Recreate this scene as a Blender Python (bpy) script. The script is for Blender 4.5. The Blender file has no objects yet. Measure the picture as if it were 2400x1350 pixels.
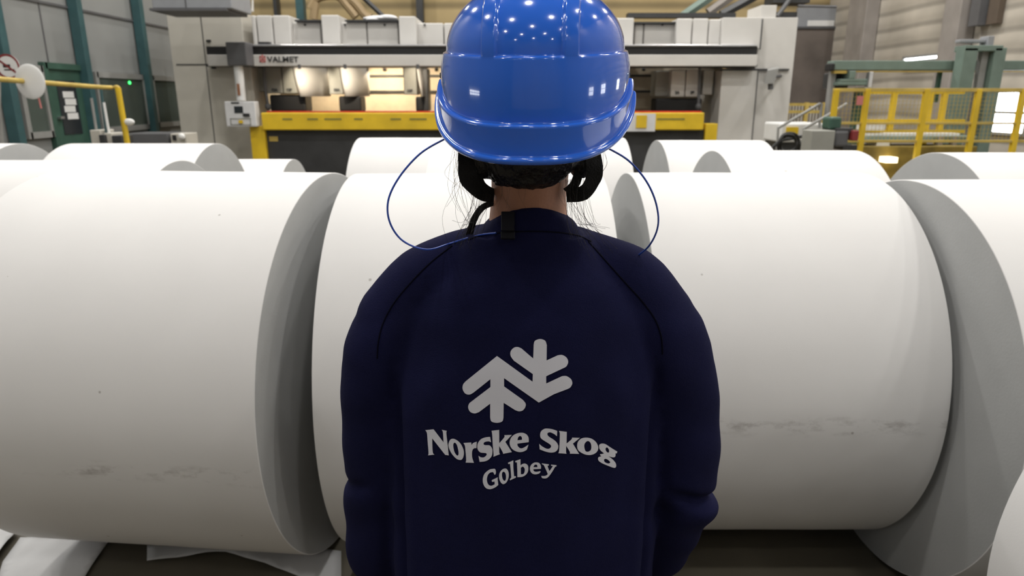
import bpy, bmesh, math, random
import numpy as np
from mathutils import Vector, Matrix, noise
from mathutils.bvhtree import BVHTree
PI = math.pi
random.seed(7)
SC = bpy.context.scene
COL = SC.collection

# ------------------------------------------------------------------ camera
PITCH = math.radians(15.5); FPX = 1600.0; CAMZ = 1.55
cam_data = bpy.data.cameras.new('camera'); cam = bpy.data.objects.new('camera', cam_data); COL.objects.link(cam)
cam.location = (0, 0, CAMZ); cam.rotation_euler = (PI/2 - PITCH, 0, 0)
cam_data.sensor_width = 36; cam_data.lens = FPX/2400*36
cam_data.clip_end = 200; cam_data.clip_start = 0.05
cam_data.dof.use_dof = True; cam_data.dof.focus_distance = 0.90; cam_data.dof.aperture_fstop = 7.5
SC.camera = cam
# ------------------------------------------------------------------ world and exposure
w = bpy.data.worlds.new('world'); SC.world = w; w.use_nodes = True
w.node_tree.nodes['Background'].inputs[0].default_value = (0.55, 0.6, 0.65, 1)
w.node_tree.nodes['Background'].inputs[1].default_value = 0.3
SC.view_settings.view_transform = 'Standard'; SC.view_settings.look = 'None'
SC.view_settings.gamma = 1; SC.view_settings.use_curve_mapping = False
SC.view_settings.exposure = 0.42
LAMP_W = 190.0                      # watts of one high bay lamp
LAMP_Y = {-11: .1, -8: .12, -5: .20, -2: .36, 1.2: .5, 4.4: .42, 8: .75, 12: 1.0, 16: 1.0}   # share of that power per row

def pix(px, py, Y):
    """point of the vertical plane at distance Y that a direction of the picture meets"""
    a = (px-1200)/FPX; b = (675-py)/FPX
    d = Vector((a, math.cos(PITCH)+b*math.sin(PITCH), -math.sin(PITCH)+b*math.cos(PITCH)))
    return Vector((0, 0, CAMZ)) + d*(Y/d.y)
def pixdir(px, py):
    a = (px-1200)/FPX; b = (675-py)/FPX
    return Vector((a, math.cos(PITCH)+b*math.sin(PITCH), -math.sin(PITCH)+b*math.cos(PITCH))).normalized()

# ------------------------------------------------------------------ materials
MATS = {}
def mat(name, col, rough=0.6, metal=0.0, var=0.08, vscale=6.0, bump=0.0, bscale=60.0, coat=0.0, emit=None, estr=0.0, stretch=None, spec=0.5):
    if name in MATS: return MATS[name]
    m = bpy.data.materials.new(name); m.use_nodes = True
    nt = m.node_tree; b = nt.nodes['Principled BSDF']
    b.inputs['Roughness'].default_value = rough; b.inputs['Metallic'].default_value = metal
    b.inputs['Specular IOR Level'].default_value = spec
    if coat: b.inputs['Coat Weight'].default_value = coat; b.inputs['Coat Roughness'].default_value = 0.03
    tc = nt.nodes.new('ShaderNodeTexCoord'); mp = nt.nodes.new('ShaderNodeMapping')
    nt.links.new(tc.outputs['Object'], mp.inputs[0])
    if stretch: mp.inputs['Scale'].default_value = stretch
    n = nt.nodes.new('ShaderNodeTexNoise'); n.inputs['Scale'].default_value = vscale; n.inputs['Detail'].default_value = 5
    nt.links.new(mp.outputs[0], n.inputs['Vector'])
    r = nt.nodes.new('ShaderNodeValToRGB')
    c = Vector(col)
    r.color_ramp.elements[0].position = 0.3; r.color_ramp.elements[1].position = 0.7
    r.color_ramp.elements[0].color = (*(c*(1-var)), 1); r.color_ramp.elements[1].color = (*[min(1, v*(1+var)) for v in c], 1)
    nt.links.new(n.outputs['Fac'], r.inputs[0]); nt.links.new(r.outputs[0], b.inputs['Base Color'])
    if bump:
        n2 = nt.nodes.new('ShaderNodeTexNoise'); n2.inputs['Scale'].default_value = bscale; n2.inputs['Detail'].default_value = 3
        nt.links.new(mp.outputs[0], n2.inputs['Vector'])
        bp = nt.nodes.new('ShaderNodeBump'); bp.inputs['Strength'].default_value = bump; bp.inputs['Distance'].default_value = 0.01
        nt.links.new(n2.outputs['Fac'], bp.inputs['Height']); nt.links.new(bp.outputs[0], b.inputs['Normal'])
    if emit:
        b.inputs['Emission Color'].default_value = (*emit, 1); b.inputs['Emission Strength'].default_value = estr
    MATS[name] = m
    return m

def paper_mat(name, base, marks):
    """wound newsprint: white, faint specks, a scuffed band low on the roll (object z about marks)"""
    m = mat(name, base, rough=0.85, var=0.02, vscale=3, bump=0.03, bscale=400, spec=0.2)
    nt = m.node_tree; b = nt.nodes['Principled BSDF']
    src = b.inputs['Base Color'].links[0].from_socket
    tc = nt.nodes.new('ShaderNodeTexCoord')
    sep = nt.nodes.new('ShaderNodeSeparateXYZ'); nt.links.new(tc.outputs['Object'], sep.inputs[0])
    def math_(op, a, bb):
        q = nt.nodes.new('ShaderNodeMath'); q.operation = op
        for i, v in enumerate((a, bb)):
            if v is None: continue
            if isinstance(v, (int, float)): q.inputs[i].default_value = v
            else: nt.links.new(v, q.inputs[i])
        return q.outputs[0]
    band = math_('SUBTRACT', 1.0, math_('MULTIPLY', math_('ABSOLUTE', math_('SUBTRACT', sep.outputs['Z'], marks), None), 26.0))
    band = math_('MAXIMUM', band, 0.0)
    n = nt.nodes.new('ShaderNodeTexNoise'); n.inputs['Scale'].default_value = 16; n.inputs['Detail'].default_value = 8; n.inputs['Roughness'].default_value = 0.7
    mp = nt.nodes.new('ShaderNodeMapping'); mp.inputs['Scale'].default_value = (0.6, 1, 1.6)
    nt.links.new(tc.outputs['Object'], mp.inputs[0]); nt.links.new(mp.outputs[0], n.inputs['Vector'])
    t = math_('MULTIPLY', math_('MAXIMUM', math_('SUBTRACT', n.outputs['Fac'], 0.52), 0.0), 3.5)
    t = math_('MULTIPLY', t, band)
    v = nt.nodes.new('ShaderNodeTexVoronoi'); v.inputs['Scale'].default_value = 7
    nt.links.new(tc.outputs['Object'], v.inputs['Vector'])
    sp = math_('MULTIPLY', math_('LESS_THAN', v.outputs['Distance'], 0.03), 0.5)
    t = math_('MINIMUM', math_('ADD', t, sp), 0.6)
    mx = nt.nodes.new('ShaderNodeMix'); mx.data_type = 'RGBA'
    nt.links.new(t, mx.inputs[0]); nt.links.new(src, mx.inputs[6]); mx.inputs[7].default_value = (0.22, 0.19, 0.17, 1)
    nt.links.new(mx.outputs[2], b.inputs['Base Color'])
    return m

def siding_mat(name, col, period, axis='Z', depth=0.5, warp=0.0, var=0.1):
    m = mat(name, col, rough=0.75, var=var, vscale=0.9)
    nt = m.node_tree; b = nt.nodes['Principled BSDF']
    src = b.inputs['Base Color'].links[0].from_socket
    tc = nt.nodes.new('ShaderNodeTexCoord')
    wv = nt.nodes.new('ShaderNodeTexWave'); wv.bands_direction = axis; wv.wave_profile = 'SIN'
    wv.inputs['Scale'].default_value = 1/period/3.14159*0.5*3.14159*0.32; wv.inputs['Distortion'].default_value = warp
    wv.inputs['Detail'].default_value = 1; wv.inputs['Detail Scale'].default_value = .4
    nt.links.new(tc.outputs['Object'], wv.inputs['Vector'])
    r = nt.nodes.new('ShaderNodeValToRGB'); r.color_ramp.elements[0].position = 0.0; r.color_ramp.elements[1].position = 0.3
    r.color_ramp.elements[0].color = (1-depth, 1-depth, 1-depth, 1); r.color_ramp.elements[1].color = (1, 1, 1, 1)
    nt.links.new(wv.outputs['Fac'], r.inputs[0])
    mx = nt.nodes.new('ShaderNodeMix'); mx.data_type = 'RGBA'; mx.blend_type = 'MULTIPLY'; mx.inputs[0].default_value = 1
    nt.links.new(src, mx.inputs[6]); nt.links.new(r.outputs[0], mx.inputs[7])
    nt.links.new(mx.outputs[2], b.inputs['Base Color'])
    bp = nt.nodes.new('ShaderNodeBump'); bp.inputs['Strength'].default_value = 0.4; bp.inputs['Distance'].default_value = 0.03
    nt.links.new(wv.outputs['Fac'], bp.inputs['Height']); nt.links.new(bp.outputs[0], b.inputs['Normal'])
    return m

M = dict(
    paper=paper_mat('newsprint', (0.80, 0.79, 0.785), -5.0), paper_low=paper_mat('newsprint_scuffed_low', (0.80, 0.79, 0.785), -0.095), paper_mid=paper_mat('newsprint_scuffed', (0.80, 0.79, 0.785), 0.0),
    paper_end=mat('newsprint_end', (0.44, 0.445, 0.445), 0.9, var=0.03, vscale=8, bump=0.05, bscale=150, spec=.15),  # end faces darker than the wound paper; their side-facing shade is in the colour
    core=mat('core_board', (0.25, 0.18, 0.12), 0.9),
    wrap=mat('wrap_paper', (0.62, 0.62, 0.63), 0.8, var=0.05, bump=0.2, bscale=12),
    beige=mat('machine_beige', (0.50, 0.475, 0.42), 0.55, var=0.05, vscale=2),
    beige_lt=mat('machine_light', (0.58, 0.565, 0.54), 0.5, var=0.05, vscale=2),
    greyp=mat('grey_paint', (0.30, 0.30, 0.27), 0.5, var=0.06),
    black=mat('black_rubber', (0.012, 0.012, 0.013), 0.6),
    dark=mat('dark_steel', (0.035, 0.036, 0.038), 0.5, var=0.25, vscale=3),
    darkgrey=mat('dark_grey_paint', (0.10, 0.10, 0.105), 0.55),
    silver=mat('bare_steel', (0.62, 0.62, 0.64), 0.3, metal=0.9, var=0.04),
    yellow=mat('safety_yellow', (0.68, 0.46, 0.02), 0.45, var=0.12, vscale=3),
    yellow_old=mat('worn_yellow', (0.52, 0.38, 0.09), 0.55, var=0.18, vscale=5),
    red=mat('signal_red', (0.55, 0.03, 0.02), 0.5),
    pink=mat('faded_red', (0.55, 0.18, 0.17), 0.6),
    teal=mat('teal_paint', (0.036, 0.092, 0.10), 0.45, var=0.12),
    green=mat('green_paint', (0.04, 0.095, 0.07), 0.45, var=0.1),
    sage=mat('sage_green_steel', (0.155, 0.215, 0.185), 0.5, var=0.1),
    white=mat('white_enamel', (0.75, 0.75, 0.74), 0.4, var=0.03),
    wallgrey=mat('wall_grey_panel', (0.235, 0.24, 0.235), 0.7, var=0.08, vscale=0.7),
    wallframe=mat('wall_frame_grey', (0.27, 0.27, 0.26), 0.6, var=0.05),
    concrete=mat('concrete', (0.27, 0.245, 0.225), 0.85, var=0.15, vscale=2, bump=0.2, bscale=20),
    brown=mat('brown_concrete', (0.15, 0.125, 0.11), 0.85, var=0.35, vscale=0.8),
    duct=mat('duct_grey', (0.28, 0.29, 0.31), 0.5, var=0.05),
    siding=siding_mat('grey_beige_siding', (0.45, 0.41, 0.35), 0.2, 'Z', 0.35, 1.6, 0.18),
    warmwall=siding_mat('warm_siding', (0.42, 0.32, 0.16), 0.35, 'Z', 0.45, 0.2, 0.1),
    ceil=mat('roof_sheet', (0.35, 0.34, 0.32), 0.8),
    helmet=mat('blue_helmet_plastic', (0.024, 0.15, 0.76), 0.12, var=0.0, coat=1.0),
    jacket=mat('navy_cloth', (0.0085, 0.0095, 0.043), 0.95, var=0.10, vscale=14, bump=0.35, bscale=900, spec=0.12),
    seam=mat('navy_thread', (0.003, 0.003, 0.012), 0.9, spec=.1),
    pprint=mat('silver_grey_print', (0.76, 0.77, 0.86), 0.6, var=0.03, spec=0.3),
    skin=mat('skin', (0.42, 0.20, 0.125), 0.55, var=0.12, vscale=25, bump=0.08, bscale=300),
    hair=mat('black_hair', (0.006, 0.005, 0.005), 0.35, var=0.3, vscale=40, stretch=(1, 1, .1), bump=0.4, bscale=200),
    strap=mat('black_webbing', (0.008, 0.008, 0.009), 0.85, bump=0.4, bscale=500),
    cord=mat('blue_cord_plastic', (0.03, 0.09, 0.50), 0.35),
    screen=mat('dark_screen', (0.02, 0.025, 0.03), 0.15),
    glow=mat('daylight_outside', (0.9, 0.95, 1), 0.5, emit=(0.93, 0.97, 1.0), estr=6.0),
    lampglow=mat('lamp_lens', (1, 1, 1), 0.5, emit=(1, 0.97, 0.92), estr=20),
    warmglow=mat('warm_lamp_lens', (1, .9, .7), 0.5, emit=(1, 0.82, 0.5), estr=2.5),
    greenled=mat('green_led', (0, .4, .05), 0.5, emit=(0.05, 1.0, 0.15), estr=3),
    boots=mat('black_leather', (0.01, 0.01, 0.01), 0.4),
)
# glass of the control room
g = bpy.data.materials.new('tinted_glass'); g.use_nodes = True
gb = g.node_tree.nodes['Principled BSDF']; gb.inputs['Base Color'].default_value = (0.30, 0.36, 0.32, 1)
gb.inputs['Roughness'].default_value = 0.05; gb.inputs['Transmission Weight'].default_value = 0.75; gb.inputs['IOR'].default_value = 1.05
gb.inputs['Specular IOR Level'].default_value = 0.8
M['glass'] = g
# floor: worn yellow-brown painted concrete
fm = mat('factory_floor', (0.105, 0.092, 0.068), 0.6, var=0.35, vscale=1.7, bump=0.1, bscale=30); M['floor'] = fm

# ------------------------------------------------------------------ helpers
def link(name, me, m, parent=None, smooth=False, ang=None):
    o = bpy.data.objects.new(name, me); COL.objects.link(o)
    if m is not None:
        for mm in (m if isinstance(m, (list, tuple)) else [m]): me.materials.append(mm)
    if smooth:
        for p in me.polygons: p.use_smooth = True
    if parent is not None: o.parent = parent
    return o
def obj(name, bm, m, parent=None, smooth=False, bevel=0.0, loc=None):
    bmesh.ops.recalc_face_normals(bm, faces=bm.faces)
    me = bpy.data.meshes.new(name); bm.to_mesh(me); bm.free()
    if smooth:
        try: me.set_sharp_from_angle(angle=math.radians(40))
        except Exception: pass
    o = link(name, me, m, parent, smooth)
    if bevel:
        b = o.modifiers.new('bevel', 'BEVEL'); b.width = bevel; b.segments = 2; b.limit_method = 'ANGLE'
    if loc is not None: o.location = loc
    return o
def tag(o, label, cat, group=None, kind=None):
    o['label'] = label; o['category'] = cat
    if group: o['group'] = group
    if kind: o['kind'] = kind
    return o
def struct(o): o['kind'] = 'structure'; return o
def thing(name, label, cat, loc=(0, 0, 0), group=None):
    o = bpy.data.objects.new(name, None); COL.objects.link(o); o.location = loc; o.empty_display_size = .1
    return tag(o, label, cat, group)
def keep(o, root):
    """parent o to root, leaving o where it is in the world (roots are only moved, never turned, at this stage)"""
    o.parent = root
    o.location = Vector(o.location) - Vector(root.location)
    return o
def box(bm, x0, y0, z0, x1, y1, z1):
    vs = [bm.verts.new((x, y, z)) for x in (x0, x1) for y in (y0, y1) for z in (z0, z1)]
    for f in ((0,1,3,2),(4,6,7,5),(0,4,5,1),(2,3,7,6),(0,2,6,4),(1,5,7,3)): bm.faces.new([vs[i] for i in f])
def pbox(bm, x0, y0, x1, y1, Y, d, zmin=None, dz=0):
    """box whose front stands at distance Y; x0..x1, y0..y1 read off the picture"""
    ym = (y0+y1)/2
    a = pix(x0, ym, Y); b = pix(x1, ym, Y)
    zt = pix(x0, y0, Y).z; zb = pix(x0, y1, Y).z if zmin is None else zmin
    box(bm, a.x, Y, zb, b.x, Y+d, zt)
def B(name, m, parent, rects, Y, d, bevel=0.0, zmin=None):
    bm = bmesh.new()
    for r in rects: pbox(bm, *r, Y, d, zmin)
    o = obj(name, bm, m, None, bevel=bevel)
    if parent is not None: keep(o, parent)
    return o
def tube(bm, pts, r, n=10, caps=True, rad=None, flat=None):
    pts = [Vector(p) for p in pts]; rings = []
    up = Vector((0, 0, 1)); prev = None
    for i, p in enumerate(pts):
        t = (pts[min(i+1, len(pts)-1)] - pts[max(i-1, 0)]).normalized()
        if prev is None:
            a = t.cross(up)
            if a.length < 1e-3: a = t.cross(Vector((1, 0, 0)))
            a.normalize()
        else:
            a = prev - t*prev.dot(t)
            if a.length < 1e-6: a = t.orthogonal()
            a.normalize()
        prev = a; b = t.cross(a)
        rr = rad[i] if rad else r
        rings.append([bm.verts.new(p + a*rr*math.cos(2*PI*k/n) + b*rr*math.sin(2*PI*k/n)) for k in range(n)])
    for i in range(len(rings)-1):
        for k in range(n):
            bm.faces.new((rings[i][k], rings[i][(k+1)%n], rings[i+1][(k+1)%n], rings[i+1][k]))
    if caps: bm.faces.new(rings[0][::-1]); bm.faces.new(rings[-1])
def cyl(bm, p0, p1, r, n=16): tube(bm, [p0, p1], r, n)
def crom(pts, n=6, closed=False):
    pts = [Vector(p) for p in pts]; out = []; N = len(pts)
    rng = N if closed else N-1
    for i in range(rng):
        g_ = (lambda j: pts[j % N]) if closed else (lambda j: pts[max(0, min(N-1, j))])
        p0, p1, p2, p3 = g_(i-1), g_(i), g_(i+1), g_(i+2)
        for k in range(n):
            t = k/n
            out.append(0.5*((2*p1)+(p2-p0)*t+(2*p0-5*p1+4*p2-p3)*t*t+(3*p1-p0-3*p2+p3)*t**3))
    if not closed: out.append(pts[-1])
    return out
def loft(bm, rings, n=32, pw=2.0):
    """rings: (cx, cy, z, rx, ry) closed solid of stacked super-ellipses"""
    R = []
    for (cx, cy, z, rx, ry) in rings:
        ring = []
        for k in range(n):
            a = 2*PI*k/n; c, s = math.cos(a), math.sin(a)
            ring.append(bm.verts.new((cx+rx*math.copysign(abs(c)**(2/pw), c), cy+ry*math.copysign(abs(s)**(2/pw), s), z)))
        R.append(ring)
    for i in range(len(R)-1):
        for k in range(n): bm.faces.new((R[i][k], R[i][(k+1)%n], R[i+1][(k+1)%n], R[i+1][k]))
    bm.faces.new(R[0][::-1]); bm.faces.new(R[-1])
def limb(bm, pts, rads, n=20, sub=5):
    """tapered, round-ended limb along a smooth path"""
    P = crom(pts, sub) if len(pts) > 2 else [Vector(p) for p in crom(pts, 4)]
    m_ = len(P)-1; rr = []
    for i in range(len(P)):
        u = i/m_*(len(rads)-1); j = min(int(u), len(rads)-2); f = u-j
        rr.append(rads[j]*(1-f)+rads[j+1]*f)
    d0 = (P[0]-P[1]).normalized(); d1 = (P[-1]-P[-2]).normalized()
    head = [(P[0]+d0*rr[0]*math.sin(a), rr[0]*math.cos(a)) for a in (1.35, 1.0, .6, .3)]
    tail = [(P[-1]+d1*rr[-1]*math.sin(a), rr[-1]*math.cos(a)) for a in (.3, .6, 1.0, 1.35)]
    allp = head + list(zip(P, rr)) + tail
    tube(bm, [q[0] for q in allp], 1, n, True, [q[1] for q in allp])
def ell(bm, c, r, rot=None, n=24):
    mt = Matrix.Translation(c) @ (rot or Matrix.Identity(4)) @ Matrix.Diagonal((r[0], r[1], r[2], 1))
    bmesh.ops.create_uvsphere(bm, u_segments=n, v_segments=n//2, radius=1, matrix=mt)
def fuse(name, bm, voxel, smooth_it=4):
    bmesh.ops.recalc_face_normals(bm, faces=bm.faces)
    me = bpy.data.meshes.new(name+'_src'); bm.to_mesh(me); bm.free()
    o = bpy.data.objects.new(name+'_src', me); COL.objects.link(o)
    r = o.modifiers.new('r', 'REMESH'); r.mode = 'VOXEL'; r.voxel_size = voxel
    if smooth_it:
        s = o.modifiers.new('s', 'SMOOTH'); s.iterations = smooth_it; s.factor = 0.5
    bpy.context.view_layer.update()
    dg = bpy.context.evaluated_depsgraph_get()
    new = bpy.data.meshes.new_from_object(o.evaluated_get(dg), depsgraph=dg)
    bpy.data.objects.remove(o); bpy.data.meshes.remove(me)
    return new

# ================================================================== THE HALL
XL, XR, YB, YF, ZC = -7.75, 9.1, 21.0, -13.0, 10.5
bm = bmesh.new(); box(bm, XL-.3, YF-.3, -.2, XR+.3, YB+.3, 0); struct(obj('floor', bm, M['floor']))
bm = bmesh.new(); box(bm, XL-.3, YF-.3, ZC, XR+.3, YB+.3, ZC+.2); struct(obj('ceiling', bm, M['ceil']))
bm = bmesh.new(); box(bm, XL-.25, YF, 0, XL, YB, ZC); struct(obj('wall_left', bm, M['wallgrey']))
bm = bmesh.new(); box(bm, XR, YF, 0, XR+.25, YB, ZC); struct(obj('wall_right', bm, M['siding']))
bm = bmesh.new(); box(bm, XL, YB, 0, XR, YB+.25, ZC); struct(obj('wall_back', bm, M['warmwall']))
bm = bmesh.new(); box(bm, XL, YF-.25, 0, XR, YF, ZC); struct(obj('wall_front', bm, M['siding']))
# windows behind the camera and in the long walls (daylight)
win_n = 0
def window(x0, y0, z0, x1, y1, z1, axis, bars=2):
    global win_n; win_n += 1
    bm = bmesh.new(); box(bm, x0, y0, z0, x1, y1, z1); g_ = obj('window_%d' % win_n, bm, M['glow']); struct(g_)
    bm = bmesh.new(); t = .05
    if axis == 'y':
        for k in range(bars+1):
            x = x0+(x1-x0)*k/bars; box(bm, x-t/2, y0-.04, z0-t/2, x+t/2, y1+.04, z1+t/2)
        for z in (z0, (z0+z1)/2, z1): box(bm, x0, y0-.04, z-t/2, x1, y1+.04, z+t/2)
    else:
        for k in range(bars+1):
            y = y0+(y1-y0)*k/bars; box(bm, x0-.04, y-t/2, z0-t/2, x1+.04, y+t/2, z1+t/2)
        for z in (z0, (z0+z1)/2, z1): box(bm, x0-.04, y0, z-t/2, x1+.04, y1, z+t/2)
    obj('window_frame', bm, M['wallframe'], g_)
    return g_
for y in (-2.6, .4, 5.2): window(XR-.04, y, 1.5, XR, y+1.1, 2.3, 'x')
window(XL, -1.5, 1.6, XL+.04, .6, 2.0, 'x', 4)
# bright strip windows of the right wall seen over the green gantry, and the low bright window
window(XR-.04, 14.0, 2.25, XR, 16.6, 2.46, 'x', 1)
window(XR-.04, 12.35, .93, XR, 13.45, 1.68, 'x', 1)

# ceiling lamps: rows of high bays
LX = (-6.4, -3.4, -0.6, 2.2, 5.2, 8.0); LY = (-11, -8, -5, -2, 1.2, 4.4, 8, 12, 16)
lamp_src = None
bmh = bmesh.new()
tube(bmh, [(0,0,.42),(0,0,.34),(0,0,.28),(0,0,.1),(0,0,0)], 1, 20, True, [.05,.09,.12,.2,.24])
lamp_mesh = bpy.data.meshes.new('lamp_shade'); bmesh.ops.recalc_face_normals(bmh, faces=bmh.faces); bmh.to_mesh(lamp_mesh); bmh.free(); lamp_mesh.materials.append(M['silver'])
hang = bmesh.new(); cyl(hang, (0,0,.4), (0,0,1.5), .012, 6); hang_mesh = bpy.data.meshes.new('lamp_rod'); hang.to_mesh(hang_mesh); hang.free(); hang_mesh.materials.append(M['silver'])
for ix, x in enumerate(LX):
    for iy, y in enumerate(LY):
        if (ix+iy) % 2: continue
        L = thing('ceiling_lamp', 'round high bay lamp hanging from the hall ceiling', 'lamp', (x, y, 9.0), 'high bay lamps under the hall ceiling')
        a = bpy.data.objects.new('lamp_shade', lamp_mesh); COL.objects.link(a); a.parent = L
        h = bpy.data.objects.new('lamp_rod', hang_mesh); COL.objects.link(h); h.parent = L
        ld = bpy.data.lights.new('lamp_light', 'AREA'); ld.shape = 'DISK'; ld.size = 0.45; ld.energy = LAMP_W*LAMP_Y[y]; ld.color = (1.0, 0.975, 0.93)
        lo = bpy.data.objects.new('lamp_light', ld); COL.objects.link(lo); lo.parent = L; lo.location = (0, 0, -.02)

# ---- left wall: teal columns, joints, control room windows, green door
def wall_y(px, py=245, xw=7.75):            # distance at which a picture direction meets a long wall
    b = (675-py)/FPX
    return xw*(math.cos(PITCH)+b*math.sin(PITCH))/(abs(px-1200)/FPX)
def lx(name, m, parent, y0, z0, y1, z1, d0, d1, bevel=0):
    bm = bmesh.new(); box(bm, XL+d0, y0, z0, XL+d1, y1, z1); o = obj(name, bm, m, None, bevel=bevel)
    if parent is not None: keep(o, parent)
    return o
for px, lab in ((18, 'teal steel column left of the round sign and the green door'), (205, 'teal steel column just right of the green door'),
            (347, 'teal steel column beside the beige machine, between two dark windows')):
    Yc = wall_y(px, 170, 7.6)
    bm = bmesh.new(); box(bm, XL+.02, Yc-.075, 0, XL+.20, Yc+.075, ZC-.05)
    o = obj('steel_column', bm, M['teal'], bevel=.01); tag(o, lab, 'column', 'teal columns along the left wall')
bm = bmesh.new(); box(bm, XL+.005, 8.0, 3.06, XL+.03, YB-.1, 3.10)
struct(obj('trim_1', bm, M['darkgrey']))
bm = bmesh.new()
for y in (12.0, 15.3): box(bm, XL+.002, y-.012, 2.1, XL+.012, y+.012, ZC-.2)
struct(obj('trim_2', bm, M['darkgrey']))
def ctrl_window(n, pxa, pxb, z0, z1):
    ya, yb = wall_y(pxa), wall_y(pxb)
    r = lx('window_%d' % n, M['glass'], None, ya, z0, yb, z1, .04, .055); struct(r)
    bm = bmesh.new(); t = .05
    for y in (ya, yb): box(bm, XL, y-t, z0-t, XL+.08, y+t, z1+t)
    for z in (z0, z1): box(bm, XL, ya, z-t, XL+.08, yb, z+t)
    obj('window_frame', bm, M['wallframe'], r)
    bm = bmesh.new(); box(bm, XL+.004, ya+.03, z0+.03, XL+.012, yb-.03, z1-.03); obj('window_blind', bm, mat('dark_room', (0.035, 0.05, 0.035), .7, var=.6, vscale=3), r)  # dark plate standing in for the unlit room behind the glass
    return r
ctrl_window(7, 48, 104, .98, 2.02)
ctrl_window(8, 228, 338, .98, 1.98)
ctrl_window(9, 358, 425, 1.0, 1.98)
bm = bmesh.new(); ell(bm, (XL+.06, wall_y(297, 196), 1.86), (.02, .035, .03)); tag(obj('indicator_light', bm, M['greenled'], smooth=True), 'small glowing green light in the dark control room window', 'light')
# door
ya, yb = wall_y(110), wall_y(196)
d = lx('door_1', M['green'], None, ya, 0, yb, 2.08, .0, .05, .004); struct(d)
bm = bmesh.new()
for y in (ya, yb): box(bm, XL, y-.05, 0, XL+.09, y+.05, 2.13)
box(bm, XL, ya, 2.03, XL+.09, yb, 2.13); obj('door_frame', bm, M['green'], d)
bm = bmesh.new(); box(bm, XL+.05, ya+.25, .95, XL+.06, yb-.25, 1.85); obj('door_glass', bm, M['screen'], d)
bm = bmesh.new()
for z, yy in ((1.62, 0), (1.5, .03), (1.38, -.02), (1.26, .03)): box(bm, XL+.062, (ya+yb)/2-.14+yy, z-.055, XL+.066, (ya+yb)/2+.16+yy, z+.05)
obj('paper_notice', bm, M['white'], d)
bm = bmesh.new(); box(bm, XL+.05, ya+.12, 1.22, XL+.12, ya+.22, 1.26); obj('door_handle', bm, M['silver'], d)

# round white disc and the prohibition sign hanging on the yellow pipe
def disc(bm, c, r, th, n=48, axis='y'):
    tube(bm, [Vector(c)-Vector((0, th/2, 0)), Vector(c)+Vector((0, th/2, 0))], r, n)
Yr0, Yr1 = 6.2, 8.6
rail = thing('pipe_rail', 'yellow pipe rail with a bent down end, in front of the grey wall', 'rail', (-4.9, Yr1, 0))
pa = pix(-60, 181, Yr0); pb = pix(276, 205, Yr1)
bm = bmesh.new(); tube(bm, crom([pa, pb-Vector((.12, .12, 0)), pb, pb-Vector((0, 0, .1))], 4), .025, 12)
keep(obj('top_pipe', bm, M['yellow_old'], smooth=True), rail)
bm = bmesh.new(); tube(bm, [pb, (pb.x+.04, pb.y, 0)], .033, 12); keep(obj('post', bm, M['yellow'], smooth=True), rail)
c = pix(84, 192, 7.0)+Vector((0, -.08, 0))
s = thing('mirror_disc', 'round white disc hanging on the yellow pipe rail', 'mirror', c)
bm = bmesh.new(); ell(bm, (0, 0, 0), (.145, .02, .165), n=40); obj('disc', bm, M['white'], s, smooth=True)
bm = bmesh.new(); cyl(bm, (.02, .03, .0), (.04, .03, -.25), .008, 8); obj('bracket', bm, M['pink'], s)
c = pix(19, 156, 7.0)
s = thing('prohibition_sign', 'round white prohibition sign with red ring and slash above the yellow pipe', 'sign', c)
bm = bmesh.new(); disc(bm, (0, 0, 0), .115, .008); obj('sign_plate', bm, M['white'], s)
bm = bmesh.new()
for k in range(40):
    a0, a1 = 2*PI*k/40, 2*PI*(k+1)/40
    q = [bm.verts.new((r_*math.cos(a_), -.006, r_*math.sin(a_))) for a_, r_ in ((a0, .118), (a1, .118), (a1, .098), (a0, .098))]
    bm.faces.new(q)
obj('sign_ring', bm, mat('dark_red', (.22, .03, .03), .5), s)
bm = bmesh.new(); bmesh.ops.create_cube(bm, size=1, matrix=Matrix.Translation((0, -.007, 0)) @ Matrix.Rotation(math.radians(38), 4, 'Y') @ Matrix.Diagonal((.21, .002, .018, 1))); obj('sign_slash', bm, MATS['dark_red'], s)
bm = bmesh.new()
bmesh.ops.create_cube(bm, size=1, matrix=Matrix.Translation((-.01, -.0055, .005)) @ Matrix.Diagonal((.07, .002, .03, 1)))
bmesh.ops.create_cube(bm, size=1, matrix=Matrix.Translation((.01, -.0055, -.03)) @ Matrix.Diagonal((.1, .002, .012, 1))); obj('sign_symbol', bm, M['black'], s)
bm = bmesh.new(); ell(bm, pix(302, 286, 8.6), (.07, .03, .042), n=24); cyl(bm, pix(302, 286, 8.62), pix(286, 290, 8.6), .01, 8); tag(obj('safety_mirror', bm, M['white'], smooth=True), 'small white oval mirror beside the bent end of the yellow pipe', 'mirror')
bm = bmesh.new(); tube(bm, [pix(-6, 130, 7.03), pix(-6, 250, 7.03), pix(2, 345, 7.03)], .03, 10); tag(obj('sign_pole', bm, M['wallframe'], smooth=True), 'grey pole behind the prohibition sign at the left edge', 'pole')
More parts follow.
